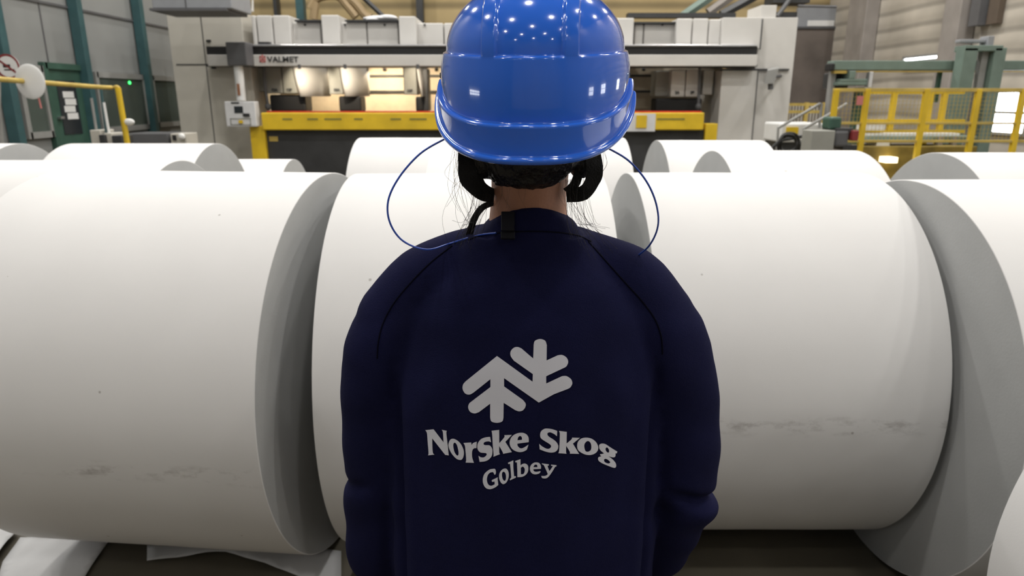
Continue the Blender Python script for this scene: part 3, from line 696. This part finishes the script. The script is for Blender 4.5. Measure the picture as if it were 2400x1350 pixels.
o.rotation_euler = (0, 0, PI/2); o.location = (1.632, .70, .655)

# ---- paper sheets on the floor
def sheet(px_poly, lab, seed, hgt=.03):
    pts = []
    for (px, py) in px_poly:
        d_ = pixdir(px, py); t = -CAMZ/d_.z; pts.append(Vector((d_.x*t, d_.y*t, 0)))
    bm = bmesh.new(); f = bm.faces.new([bm.verts.new(p) for p in pts])
    bmesh.ops.triangulate(bm, faces=bm.faces)
    for _ in range(5):
        e = [e for e in bm.edges if e.calc_length() > .05]
        if not e: break
        bmesh.ops.subdivide_edges(bm, edges=e, cuts=1); bmesh.ops.triangulate(bm, faces=bm.faces)
    for v in bm.verts:
        q = v.co*3.1+Vector((seed, seed*2, 0)); v.co.z = .004+hgt*max(0, noise.noise(q)+.25+.6*abs(noise.noise(q*2.3)))
    o = obj('paper_sheet', bm, M['wrap'], smooth=True); s_ = o.modifiers.new('s', 'SOLIDIFY'); s_.thickness = .0015
    return tag(o, lab, 'paper sheet', 'waste paper sheets on the floor')
sheet([(-260, 1200), (20, 1240), (43, 1256), (0, 1318), (-60, 1420), (-300, 1420)], 'crumpled white paper sheet on the floor at the lower left corner', 3.1, .03)
sheet([(48, 1262), (262, 1262), (160, 1420), (-20, 1440), (8, 1322)], 'white paper sheet on the floor under the left end of the front left roll', 8.2, .010)
sheet([(345, 1280), (620, 1285), (800, 1295), (800, 1420), (720, 1360), (530, 1303), (345, 1318)], 'grey white paper sheet on the floor left of the persons arm', 5.7, .02)

# ================================================================== THE PERSON
HX = 0.0285                                   # middle of the head
person = thing('person', 'person seen from behind in blue helmet and navy jacket, facing the rolls', 'person', (0.02, 0.97, 0))
def P(o): return keep(o, person)
# ---- arms paths (shared by body and jacket)
armL = [(-.125, .955, 1.285), (-.185, .965, 1.18), (-.208, .99, 1.0), (-.232, 1.02, .80)]
armR = [(.165, .955, 1.285), (.232, .965, 1.18), (.268, .99, .965), (.262, 1.05, .79)]
# ---- body: head, neck, trunk, arms, hands, legs as one surface
bm = bmesh.new()
hc = Vector((HX, .905, 1.572))
ell(bm, hc, (.074, .094, .104), n=32)
ell(bm, hc+Vector((0, .035, -.055)), (.056, .055, .075), n=24)            # face and jaw
ell(bm, hc+Vector((0, .078, -.115)), (.022, .018, .016), n=16)            # chin
ell(bm, hc+Vector((0, .098, -.045)), (.011, .018, .026), Matrix.Rotation(.25, 4, 'X'), n=14)   # nose
ell(bm, hc+Vector((0, .093, -.082)), (.022, .009, .006), n=14)            # lips
for s in (-1, 1):
    ell(bm, hc+Vector((s*.030, .080, -.018)), (.016, .012, .011), n=14)   # eyes
    ell(bm, hc+Vector((s*.030, .086, .0)), (.020, .008, .005), n=12)      # brows
    ell(bm, hc+Vector((s*.078, -.002, -.032)), (.008, .017, .031), Matrix.Rotation(s*.35, 4, 'Z'), n=16)   # ears
    ell(bm, hc+Vector((s*.045, .068, -.05)), (.020, .02, .02), n=14)      # cheeks
loft(bm, [(HX-.006, .945, 1.30, .09, .07), (HX-.006, .935, 1.36, .058, .058), (HX-.006, .920, 1.42, .0505, .055), (HX-.004, .912, 1.47, .052, .057), (HX, .91, 1.52, .056, .065)], 28)
loft(bm, [(.02, .98, .80, .15, .10), (.02, .97, .95, .14, .095), (.02, .965, 1.1, .15, .10), (.02, .955, 1.24, .16, .095), (.02, .95, 1.30, .12, .07), (.02, .945, 1.34, .06, .05)], 28)
for A in (armL, armR): limb(bm, A, [.055, .046, .038, .028], 16)
for s in (-1, 1):
    limb(bm, [(.02+s*.085, .98, .85), (.02+s*.10, .98, .48), (.02+s*.105, 1.0, .10)], [.085, .058, .038], 18)
for A, s in ((armL, -1), (armR, 1)):          # hands
    w_ = Vector(A[-1]); dn = (Vector(A[-1])-Vector(A[-2])).normalized(); dn = (dn+Vector((0, .25, -.3))).normalized()
    across = Vector((0, 1, 0)); across = (across-dn*across.dot(dn)).normalized(); inn = Vector((-s, 0, 0))
    rot = Matrix((across, inn, dn)).transposed().to_4x4()
    ell(bm, w_+dn*.07, (.037, .014, .048), rot, 20)
    limb(bm, [w_-dn*.02, w_+dn*.05], [.026, .024], 14)
    for k, (off, ln) in enumerate(((.028, .072), (.010, .080), (-.009, .074), (-.026, .058))):
        b0 = w_+dn*.095+across*off; b1 = b0+dn*ln*.45+inn*.006; b2 = b1+dn*ln*.32+inn*.014; b3 = b2+dn*ln*.2+inn*.018
        limb(bm, [b0, b1, b2, b3], [.0092, .0085, .0078, .0065], 10, 3)
    t0 = w_+dn*.045+across*.028+inn*.006
    limb(bm, [t0, t0+dn*.028+across*.018+inn*.012, t0+dn*.06+across*.022+inn*.016], [.0125, .0105, .008], 10, 3)
me = fuse('body', bm, .0042, 3); body = P(link('body', me, M['skin'], smooth=True))
# ---- eyes painted on: small parts of the face
for s in (-1, 1):
    bm = bmesh.new(); ell(bm, hc+Vector((s*.030, .0905, -.018)), (.010, .004, .005), n=12); e_ = P(obj('eye', bm, M['white'], smooth=True))
    bm = bmesh.new(); ell(bm, hc+Vector((s*.030, .0935, -.018)), (.0045, .0022, .0045), n=12); o = obj('iris', bm, M['black'], smooth=True); o.parent = e_
# ---- trousers and boots
bm = bmesh.new()
loft(bm, [(.02, .985, .74, .165, .115), (.02, .985, .86, .168, .118), (.02, .98, 1.0, .15, .105)], 32)
for s in (-1, 1): limb(bm, [(.02+s*.088, .985, .80), (.02+s*.10, .985, .48), (.02+s*.105, 1.0, .12)], [.100, .080, .072], 22)
me = fuse('trousers', bm, .007, 4); P(link('trousers', me, M['jacket'], smooth=True))
for s in (-1, 1):
    bm = bmesh.new(); x = .02+s*.105
    ell(bm, (x, 1.10, .052), (.048, .085, .05)); limb(bm, [(x, 1.0, .07), (x, 1.07, .055)], [.048, .045], 16); limb(bm, [(x, .995, .16), (x, .995, .06)], [.052, .046], 16)
    loft(bm, [(x, 1.06, .0, .046, .135), (x, 1.06, .03, .05, .14)], 28)
    me = fuse('boot', bm, .005, 3); P(link('boot', me, M['boots'], smooth=True))

# ---- jacket
bm = bmesh.new()
TC = .018
loft(bm, [(TC, .985, .66, .205, .135), (TC, .985, .70, .212, .142), (TC, .98, .80, .214, .138), (TC, .972, .92, .211, .133), (TC, .967, 1.02, .210, .130), (TC+.001, .962, 1.12, .205, .128),
          (TC+.002, .958, 1.20, .190, .124), (TC+.003, .952, 1.26, .172, .115), (TC+.005, .948, 1.30, .145, .103), (TC+.006, .945, 1.33, .112, .090), (TC+.003, .942, 1.352, .101, .083), (TC+.003, .938, 1.372, .087, .076), (TC+.004, .932, 1.392, .075, .070), (TC+.006, .926, 1.408, .064, .064), (TC+.006, .922, 1.419, .057, .060)], 64, 2.25)
# shoulders and sleeves
for A, s in ((armL, -1), (armR, 1)):
    sh = Vector(A[0])
    limb(bm, [(TC+s*.055, .945, 1.335), (sh.x-s*.005, .95, 1.292), (sh.x+s*.045, .96, 1.235)], [.045, .058, .060], 28)
    limb(bm, [(sh.x+s*.004, .957, 1.262), A[1], A[2], (A[3][0], A[3][1], A[3][2]-.005)], [.066, .067, .064, .056], 32)
me = fuse('jacket', bm, .0048, 14)
# cloth folds pushed into the surface
nv = len(me.vertices); co = np.empty(nv*3, 'f'); me.vertices.foreach_get('co', co); co = co.reshape(-1, 3)
no = np.empty(nv*3, 'f'); me.vertices.foreach_get('normal', no); no = no.reshape(-1, 3)
disp = np.zeros(nv)
for i in range(nv):
    x, y, z = co[i]
    q = Vector((x*9, y*9, z*2.6))
    d_ = noise.noise(q)*.0052 + noise.noise(Vector((x*22+3, y*22, z*7)))*.0013
    xs = x-TC
    arm = min(1, max(0, (abs(xs)-.17)/.04))*min(1, max(0, (1.27-z)/.1))
    # oblique sleeve creases
    ph = z*62 + (x*24 if x > 0 else -x*30) + 3*noise.noise(Vector((x*6, y*6, z*6)))
    d_ += arm*math.sin(ph)*.0010*(1.0+noise.noise(Vector((x*9,y*9,z*5)))*1.5 + 1.6*math.exp(-((z-.93)/.06)**2))
    # deep fold at the right elbow
    if x > .15: d_ -= .016*math.exp(-((z-(.955-.35*(x-.26)))/.013)**2)*min(1, max(0, (x-.235)/.04)) ; d_ += .008*math.exp(-((z-.905)/.03)**2)*min(1, max(0, (x-.22)/.05))
    if x < -.12: d_ -= .006*math.exp(-((z-(.965+.3*(x+.24)))/.012)**2)*min(1, max(0, (-x-.21)/.03))
    # soft vertical folds where body meets sleeve
    zw = min(1, max(0, (1.20-z)/.12)) if y < 1.0 else 0
    d_ += zw*(.0040*math.exp(-((abs(xs)-.166)/.012)**2) - .013*math.exp(-((abs(xs)-.1875-.004*noise.noise(Vector((1, 2, z*7))))/.0065)**2))
    # slack folds in the lower back and under the shoulder blades
    if y < .96: d_ += .0035*math.sin(z*30+abs(xs)*38+2*noise.noise(Vector((x*5, 3, z*5))))*math.exp(-((abs(xs)-.13)/.03)**2)*math.exp(-((z-1.17)/.06)**2)
    disp[i] = d_
co = co + no*disp[:, None]
cw = np.clip((co[:, 2]-1.368)/.034, 0, 1); co[:, 2] -= (cw*cw*(3-2*cw))*np.minimum(8.5*(co[:, 0]-TC-.006)**2, .026)
me.vertices.foreach_set('co', co.astype('f').ravel()); me.update()
jacket = P(link('jacket', me, M['jacket'], smooth=True))
bvh = BVHTree.FromPolygons([Vector(c_) for c_ in co.tolist()], [tuple(p.vertices) for p in me.polygons])
CAM = Vector((0, 0, CAMZ))
def on_jacket(px, py, off=.0008):
    h, n_, i_, d_ = bvh.ray_cast(CAM, pixdir(px, py))
    if h is None: return None
    if n_.dot(pixdir(px, py)) > 0: n_ = -n_
    return h + n_*off
# seams
def seam(name, pts, r, m, sub=8):
    P_ = [on_jacket(p.x, p.y, r*.2) for p in crom([Vector((a, b, 0)) for a, b in pts], sub)]
    P_ = [p for p in P_ if p is not None]
    bm = bmesh.new(); tube(bm, P_, r, 6); o = obj(name, bm, m, smooth=True); o.parent = jacket; o.location = Vector((0, 0, 0)); return o
# (jacket lies at -person.location locally, its children share its frame)
seam('raglan_seam', [(1060, 576), (1010, 615), (965, 660), (925, 708), (899, 755), (887, 800), (884, 840)], .0011, M['seam'])
seam('raglan_seam', [(1378, 566), (1420, 612), (1465, 662), (1505, 706), (1535, 748), (1550, 790), (1553, 830)], .0011, M['seam'])
seam('collar_seam', [(1098, 562), (1130, 552), (1180, 545), (1240, 542), (1300, 544), (1350, 551), (1385, 566)], .0010, M['seam'])

# ---- printed tree emblem and lettering on the back
def parse(s):
    out = []
    for t in s.split():
        c_ = t.endswith('*'); t = t.rstrip('*'); a, b = t.split(','); out.append((float(a), float(b), c_))
    return out
def contour(s, sc, ox, oy):
    pts = parse(s)
    if (pts[0][0], pts[0][1]) == (pts[-1][0], pts[-1][1]): pts = pts[:-1]
    corners = [i for i, p in enumerate(pts) if p[2]]
    V = [Vector((p[0]/sc+ox, p[1]/sc+oy, 0)) for p in pts]
    if not corners: return crom(V, 5, True)
    out = []; N = len(pts)
    for a, i in enumerate(corners):
        j = corners[(a+1) % len(corners)]
        seg = [V[i]]; k = i
        while True:
            k = (k+1) % N; seg.append(V[k])
            if k == j: break
        c_ = crom(seg, 5) if len(seg) > 2 else seg
        out += c_[:-1]
    return out
def printed(name, glyphs, sc, ox, oy):
    cu = bpy.data.curves.new(name, 'CURVE'); cu.dimensions = '2D'; cu.fill_mode = 'BOTH'
    for g_ in glyphs:
        c_ = contour(g_, sc, ox, oy); sp = cu.splines.new('POLY'); sp.points.add(len(c_)-1)
        for k, p in enumerate(c_): sp.points[k].co = (p.x, -p.y, 0, 1)
        sp.use_cyclic_u = True
    o = bpy.data.objects.new(name, cu); COL.objects.link(o); bpy.context.view_layer.update()
    dg = bpy.context.evaluated_depsgraph_get(); me = bpy.data.meshes.new_from_object(o.evaluated_get(dg), depsgraph=dg); bpy.data.objects.remove(o)
    bm = bmesh.new(); bm.from_mesh(me); bpy.data.meshes.remove(me)
    xs = [v.co.x for v in bm.verts]; ys = [v.co.y for v in bm.verts]
    st = 7.0
    for lo, hi, ax in ((min(xs), max(xs), Vector((1, 0, 0))), (min(ys), max(ys), Vector((0, 1, 0)))):
        c_ = lo+st/2
        while c_ < hi:
            bmesh.ops.bisect_plane(bm, geom=bm.verts[:]+bm.edges[:]+bm.faces[:], plane_co=ax*c_, plane_no=ax); c_ += st
    bmesh.ops.remove_doubles(bm, verts=bm.verts, dist=.01)
    for v in bm.verts:
        p = on_jacket(v.co.x, -v.co.y, .0011)
        if p is not None: v.co = p
    o = obj(name, bm, M['pprint'], smooth=True); o.parent = jacket; return o
N_ = ["60,138* 215,120* 400,365* 388,180 365,130* 460,150* 452,200 475,400 496,607* 430,597* 190,290* 200,540 232,593* 110,607* 122,560 105,350 92,190",
 "500,360 530,310 580,297 640,320 700,370 745,440 775,530 770,620 740,680 700,690 640,670 570,600 520,520 490,430",
 "580,420 590,380 615,372 645,410 665,480 678,560 668,605 645,605 610,560 590,500",
 "768,375* 912,365* 918,415* 950,375 1015,350* 1008,472* 960,478 930,530 930,640 962,745* 808,740* 818,680 805,520 795,430",
 "1262,262* 1280,362* 1230,345 1160,360 1140,395 1170,415 1250,420 1295,470 1305,540 1290,620 1240,680 1170,715 1068,727* 1045,612* 1090,640 1150,640 1195,600 1190,568 1150,560 1080,550 1035,500 1025,430 1045,360 1100,300 1180,270",
 "1288,148* 1430,132* 1432,380* 1510,290 1530,255 1525,230* 1667,225* 1545,355* 1667,545* 1503,578* 1495,545 1430,430* 1432,550 1447,583* 1320,633* 1325,580 1310,400 1300,220",
 "1978,360* 1770,388* 1775,430 1820,472 1880,465 1975,405* 1945,500* 1880,535 1800,545 1710,515 1650,460 1625,380 1640,300 1690,235 1770,195 1860,185 1930,210 1970,260 1980,320",
 "1770,325* 1855,315* 1850,270 1820,245 1785,270"]
S_ = ["555,160* 548,265* 490,220 420,190 370,200 362,235 400,280 480,330 545,390 575,460 560,530 510,575 430,588 330,570 210,525* 200,415* 250,460 330,505 390,512 430,480 425,440 380,405 300,355 235,305 217,240 235,170 290,125 350,113 450,125",
 "588,160* 742,178* 738,410* 820,340 845,310 842,293* 1000,297* 862,412* 985,615* 800,610* 800,570 730,455* 728,570 738,612* 573,600* 590,560 600,400 605,220",
 "945,450 965,370 1030,310 1130,293 1230,315 1315,380 1360,470 1350,550 1290,610 1200,637 1100,625 1010,580 960,530",
 "1085,470 1095,410 1130,370 1165,362 1200,385 1222,440 1220,520 1190,560 1145,573 1105,550",
 "1378,450 1400,420 1450,410 1510,425 1600,485 1700,548* 1738,570* 1722,608* 1700,600* 1702,650 1680,680 1630,680 1565,662* 1640,720 1700,790 1715,850 1700,885 1660,888 1580,860 1450,805 1380,760 1358,720 1368,680 1425,662* 1400,640 1400,620* 1440,615 1478,605* 1420,560 1385,510",
 "1505,520 1520,490 1545,492 1572,535 1572,580 1550,588 1520,565", "1475,740 1490,715 1530,718 1580,755 1597,785 1570,803 1530,798 1490,775"]
G_ = ["480,455 505,500 510,560 500,600 475,625* 430,545* 350,560 290,620 260,720 262,800 290,880 340,922 400,925 478,885* 470,808* 405,820 395,770* 565,690* 560,750 578,905* 500,970 400,1015 320,1025 240,1000 180,930 145,830 145,720 180,610 250,530 340,470 420,455",
 "600,700 605,600 650,510 720,455 790,445 840,490 868,570 870,660 850,750 800,840 740,880 700,880 650,840 615,770",
 "680,630 690,560 725,535 765,560 790,630 792,710 780,770 750,790 720,770 695,720",
 "850,280* 1000,215* 1000,400 1015,600 1020,660* 1070,665 1070,700* 905,778* 905,740 940,700* 925,500 905,310* 860,320",
 "1050,235* 1200,182* 1202,355* 1260,315 1330,305 1400,350 1420,440 1405,540 1350,620 1270,670 1200,685 1113,688* 1110,500 1100,270* 1062,272",
 "1210,425* 1250,395 1290,405 1318,460 1315,530 1290,590 1250,605 1210,605*",
 "1770,455* 1560,465* 1570,510 1620,535 1690,530 1755,518 1755,550 1720,585 1650,605 1580,605 1510,570 1470,500 1465,420 1500,340 1570,285 1650,272 1720,290 1760,340 1775,400",
 "1560,405* 1675,405* 1665,350 1630,335 1590,350",
 "1800,300* 1990,325* 1995,355 1955,370* 2010,520* 2110,375* 2060,365 2055,335* 2208,350* 2205,385 2170,395* 2080,550 1990,670 1930,715 1860,722 1800,705 1785,650* 1850,655 1920,640 1965,600* 1900,450 1850,350 1805,325"]
T_ = ["692,215* 973,418* 975,358* 825,252* 800,215 800,178 825,150 855,144 885,155* 978,235* 982,125* 992,95 1033,81 1072,95 1085,130* 1083,250* 1170,210* 1205,207 1240,228 1253,262 1240,295 1222,308* 1080,375* 1080,432* 1205,374* 1240,374 1275,398 1285,432 1270,462 1250,475* 1140,517* 1022,583* 748,390* 748,455* 895,560* 918,590 915,620 895,645 865,652 835,642* 745,585* 743,700* 733,732 690,743 648,732 638,700* 638,592* 550,658* 515,669 480,655 465,622 472,592 490,575* 640,460* 640,398* 510,502* 475,520 440,510 421,475 425,440 445,415*"]
printed('tree_emblem', T_, 3.375, 960, 770)
printed('lettering', N_, 7.94, 990, 990)
printed('lettering', S_, 8.436, 1240, 990)
printed('lettering', G_, 12.0, 1120, 1060)

# ---- hair
bm = bmesh.new()
ell(bm, hc+Vector((0, -.004, .010)), (.082, .100, .103), n=36)
ell(bm, hc+Vector((0, -.034, -.058)), (.071, .060, .066), n=30)
ell(bm, hc+Vector((-.006, -.026, -.095)), (.057, .044, .041), n=24); ell(bm, hc+Vector((-.038, -.014, -.092)), (.026, .040, .042), n=24); ell(bm, hc+Vector((.026, -.016, -.080)), (.030, .042, .036), n=24)
for s in (-1, 1): ell(bm, hc+Vector((s*.064-.003, -.006, -.078)), (.021, .036, .046), n=20)
me = fuse('hair', bm, .004, 3)
bmh = bmesh.new(); bmh.from_mesh(me)
dele = [v for v in bmh.verts if v.co.y > hc.y+.045 and v.co.z < hc.z+.04]
bmesh.ops.delete(bmh, geom=dele, context='VERTS')
for v in bmh.verts:
    a = math.atan2(v.co.x-hc.x, hc.y-v.co.y); v.co += v.normal*(.0010*math.sin(a*90+6*noise.noise(v.co*25)))
bmh.to_mesh(me); bmh.free()
hair = P(link('hair', me, M['hair'], smooth=True))
bm = bmesh.new(); rnd = random.Random(5)
def strand(pts, Y, r=.00017):
    q = crom([pix(a, b, Y+rnd.uniform(-.01, .01)) for a, b in pts], 5)
    tube(bm, q, r, 4, False)
for k in range(18):      # left wisps
    x = rnd.uniform(1062, 1095); e = rnd.uniform(-90, 10); y1 = rnd.uniform(440, 600); c = rnd.uniform(-40, 25)
    strand([(x, 345), (x+c*.4, 345+(y1-345)*.33), (x+c+e*.3+15, 345+(y1-345)*.66), (x+e*.6+25, y1)], .88)
for k in range(26):
    x = rnd.uniform(1105, 1150); e = rnd.uniform(-70, -10); y1 = rnd.uniform(500, 590)
    strand([(x, 455), (x-5, 480), (x+e*.5, 520), (x+e, y1)], .875)
for k in range(28):      # right wisps
    x = rnd.uniform(1325, 1375); e = rnd.uniform(0, 95); y1 = rnd.uniform(520, 610); c = rnd.uniform(-12, 25)
    strand([(x, 420), (x+c*.5, 470), (x+c+e*.3, 520), (x+e, y1)], .875)
for k in range(6):
    x = rnd.uniform(1385, 1425); strand([(x, 350), (x+rnd.uniform(0, 12), 385), (x-rnd.uniform(0, 20), 420), (x-rnd.uniform(10, 50), 450)], .89)
for k in range(9):      # baby hairs on the nape
    x = rnd.uniform(1160, 1330); strand([(x, 425), (x+rnd.uniform(-8, 8), 455), (x+rnd.uniform(-18, 18), rnd.uniform(475, 500))], .838, .00010)
o = obj('loose_hair', bm, M['hair'], smooth=True); o['kind'] = 'stuff'; o.parent = hair

# ---- helmet
def sstep(a, b, x):
    t = min(1, max(0, (x-a)/(b-a))); return t*t*(3-2*t)
HC = Vector((HX, .885, 0)); ZT, ZS = 1.688, 1.608
YAW = math.radians(-5)
def zs(ph): return ZS-.014*math.cos(ph)
def wr(c): return 1-(1-max(0, c))**1.4
def zrim(ph):
    c = math.cos(ph); return 1.556-.0715*wr(c) + (.004*wr(-c) if c < 0 else 0)
def zgut(ph):
    c = math.cos(ph); return 1.5735-.0515*wr(c)
RA, RB = 1.0, 1.10
def hpoint(ph, r, z, frontext=0):
    c, s = math.cos(ph), math.sin(ph)      # ph = 0 at the back, grows to the wearer's right
    x, y = RA*r*s, -RB*r*c
    return Vector((HC.x + x*math.cos(YAW)-y*math.sin(YAW), HC.y + x*math.sin(YAW)+y*math.cos(YAW), z))
NPH = 640
def strip(x):
    x = abs(x); return sstep(.0350, .0368, x)*(1-sstep(.0510, .0528, x))
prof = []
for k in range(0, 61): prof.append(('d', k/60))
for k in range(1, 7): prof.append(('s', k/6))
for k in range(1, 25): prof.append(('b', k/24))
for k in range(1, 7): prof.append(('g', k/6))
for k in range(1, 17): prof.append(('k', k/16))
for k in range(1, 13): prof.append(('r', k/12))
for k in range(1, 13): prof.append(('i', k/12))
bm = bmesh.new(); rows = []
for typ, u in prof:
    row = []
    for j in range(NPH):
        ph = 2*PI*j/NPH; c = math.cos(ph); zg = zgut(ph); zr = zrim(ph)
        peak = .030*sstep(.35, 1, -c)
        if typ == 'd':
            a = u*PI/2; r = .1085*math.sin(a); zz = zs(ph); z = zz+(ZT-zz)*math.cos(a)
            x = r*math.sin(ph); st = strip(x)
            up = .0038*st*sstep(.0, .12, u)
            nx = math.sin(a); r += up*nx; z += up*math.cos(a)
        elif typ == 's':
            st = strip(.1085*math.sin(ph)); r = .1085+.0038*max(st, sstep(0, 1, u)); z = zs(ph)-.0020*u
        elif typ == 'b':
            r = .1123+.0022*u; z = (zs(ph)-.0020)*(1-u)+(zg+.001)*u; r += .0022*math.sin(PI*u)
        elif typ == 'g':
            r = .1145+.0066*sstep(0, 1, u); z = zg+.001-.0035*u**4
        elif typ == 'k':
            z0 = zg-.0025; r = .1211-.0030*math.sin(u*PI*.5)*(.6+.4*max(0, c))+peak*u; z = z0*(1-u)+(zr+.0035)*u
        elif typ == 'r':
            rc = .1181 + peak + (.0035*(1-(.6+.4*max(0, c)))); a = PI*.5-u*PI*1.25
            r = rc+.0012+.0042*math.cos(a) if a < PI*.5 else rc; z = zr+.0042*math.sin(a)-.0005
        else:
            r = .1175-.010*u+peak*(1-u); z = zr-.001+u*(.045 if True else 0)
        row.append(bm.verts.new(hpoint(ph, r, z)))
    rows.append(row)
for i in range(len(rows)-1):
    if i == 0:
        top = rows[0][0]
        for j in range(NPH):
            pass
    for j in range(NPH):
        bm.faces.new((rows[i][j], rows[i][(j+1)%NPH], rows[i+1][(j+1)%NPH], rows[i+1][j]))
bmesh.ops.remove_doubles(bm, verts=bm.verts, dist=1e-6)
bmesh.ops.recalc_face_normals(bm, faces=bm.faces)
me = bpy.data.meshes.new('safety_helmet'); bm.to_mesh(me); bm.free()
helmet = P(link('safety_helmet', me, M['helmet'], smooth=True)); helmet['label'] = 'glossy blue safety helmet'
for s in (-1, 1):
    bm = bmesh.new(); box(bm, HC.x+s*.1145-.003, HC.y-.006, 1.574, HC.x+s*.1145+.003, HC.y+.006, 1.581); o = obj('slot_plug', bm, M['black'], bevel=.001); o.parent = helmet
# inner harness band
bm = bmesh.new(); n = 64; A_ = []
for z, e in ((1.505, 0), (1.545, 0), (1.545, .002), (1.505, .002)):
    A_.append([bm.verts.new(hpoint(2*PI*k/n, .088+e, z)) for k in range(n)])
for i in range(4):
    for k in range(n): bm.faces.new((A_[i][k], A_[i][(k+1)%n], A_[(i+1)%4][(k+1)%n], A_[(i+1)%4][k]))
o = obj('headband', bm, M['strap'], smooth=True); o.parent = helmet

def ribbon(name, pts, Ys, widths, parent, thick=.0016, tw=0.0):
    """webbing strap: px path, its distance, width in metres, broad side partly to the camera"""
    c3 = [pix(a, b, Y) for (a, b), Y in zip(pts, Ys)]
    path = crom(c3, 6); m_ = len(path)-1; bm = bmesh.new(); rows = []
    for i, p in enumerate(path):
        t = (path[min(i+1, m_)]-path[max(i-1, 0)]).normalized()
        u = i/m_*(len(widths)-1); j = min(int(u), len(widths)-2); w_ = widths[j]*(1-(u-j))+widths[j+1]*(u-j)
        view = (p-CAM).normalized(); s_ = t.cross(view).normalized()
        a = tw*math.sin(i*.5); s_ = (s_*math.cos(a)+view*math.sin(a)+view*.35).normalized(); nrm = s_.cross(t).normalized()
        jit = 1+.10*noise.noise(p*90)
        rows.append([bm.verts.new(p+s_*w_/2*e*jit+nrm*f*thick/2) for e, f in ((-1, -1), (1, -1), (1, 1), (-1, 1))])
    for i in range(len(rows)-1):
        for k in range(4): bm.faces.new((rows[i][k], rows[i][(k+1)%4], rows[i+1][(k+1)%4], rows[i+1][k]))
    bm.faces.new(rows[0][::-1]); bm.faces.new(rows[-1])
    o = obj(name, bm, M['strap'], smooth=True); o.parent = parent; return o
ribbon('chin_strap', [(1092, 345), (1093, 385), (1102, 425), (1130, 452), (1158, 458)], [.87, .87, .875, .885, .895], [.022, .022, .024, .020, .018], helmet, tw=.25)
ribbon('chin_strap', [(1120, 350), (1118, 400), (1130, 432), (1148, 450)], [.89, .885, .885, .89], [.018, .012, .009, .014], helmet, tw=.2)
ribbon('chin_strap', [(1385, 350), (1393, 385), (1390, 420), (1368, 452), (1328, 458)], [.87, .865, .865, .875, .885], [.026, .022, .020, .020, .018], helmet, tw=.25)
ribbon('chin_strap', [(1370, 355), (1358, 400), (1347, 432), (1330, 452)], [.88, .88, .88, .885], [.018, .012, .012, .016], helmet, tw=.2)
ribbon('strap_end', [(1156, 474), (1130, 487), (1113, 510), (1103, 540), (1093, 572)], [.90, .905, .91, .915, .92], [.009, .008, .009, .010, .010], helmet, tw=.15)

# ---- blue earplug cord and its clip on the collar
bm = bmesh.new()
q = [pix(a, b, Y) for a, b, Y in ((1062, 318, .87), (1040, 327, .868), (985, 360, .865), (936, 415, .862), (910, 470, .86), (914, 522, .86), (945, 565, .862), (1000, 585, .865))]
tail = [on_jacket(a, b, .002) for a, b in ((1052, 574), (1090, 562), (1130, 553), (1165, 547))]
tube(bm, crom(q+[t for t in tail if t is not None], 7), .00125, 8)
P(obj('earplug_cord', bm, M['cord'], smooth=True)); bm = bmesh.new()
q = [pix(a, b, Y) for a, b, Y in ((1415, 345, .87), (1432, 351, .87), (1475, 378, .872), (1515, 425, .875), (1538, 478, .88), (1542, 530, .885), (1522, 575, .90), (1487, 606, .935), (1460, 630, .98))]
tube(bm, crom(q, 7), .00125, 8)
P(obj('earplug_cord', bm, M['cord'], smooth=True))
c = on_jacket(1193, 532, .004)
bm = bmesh.new()
bmesh.ops.create_cube(bm, size=1, matrix=Matrix.Translation(c+Vector((0, -.002, .008))) @ Matrix.Rotation(-.5, 4, 'X') @ Matrix.Diagonal((.017, .003, .026, 1)))
bmesh.ops.create_cube(bm, size=1, matrix=Matrix.Translation(c+Vector((.0, -.004, -.010))) @ Matrix.Rotation(-.5, 4, 'X') @ Matrix.Diagonal((.018, .005, .010, 1)))
P(obj('cord_clip', bm, mat('dull_black_plastic', (.004, .004, .008), .55, spec=.25), bevel=.001))
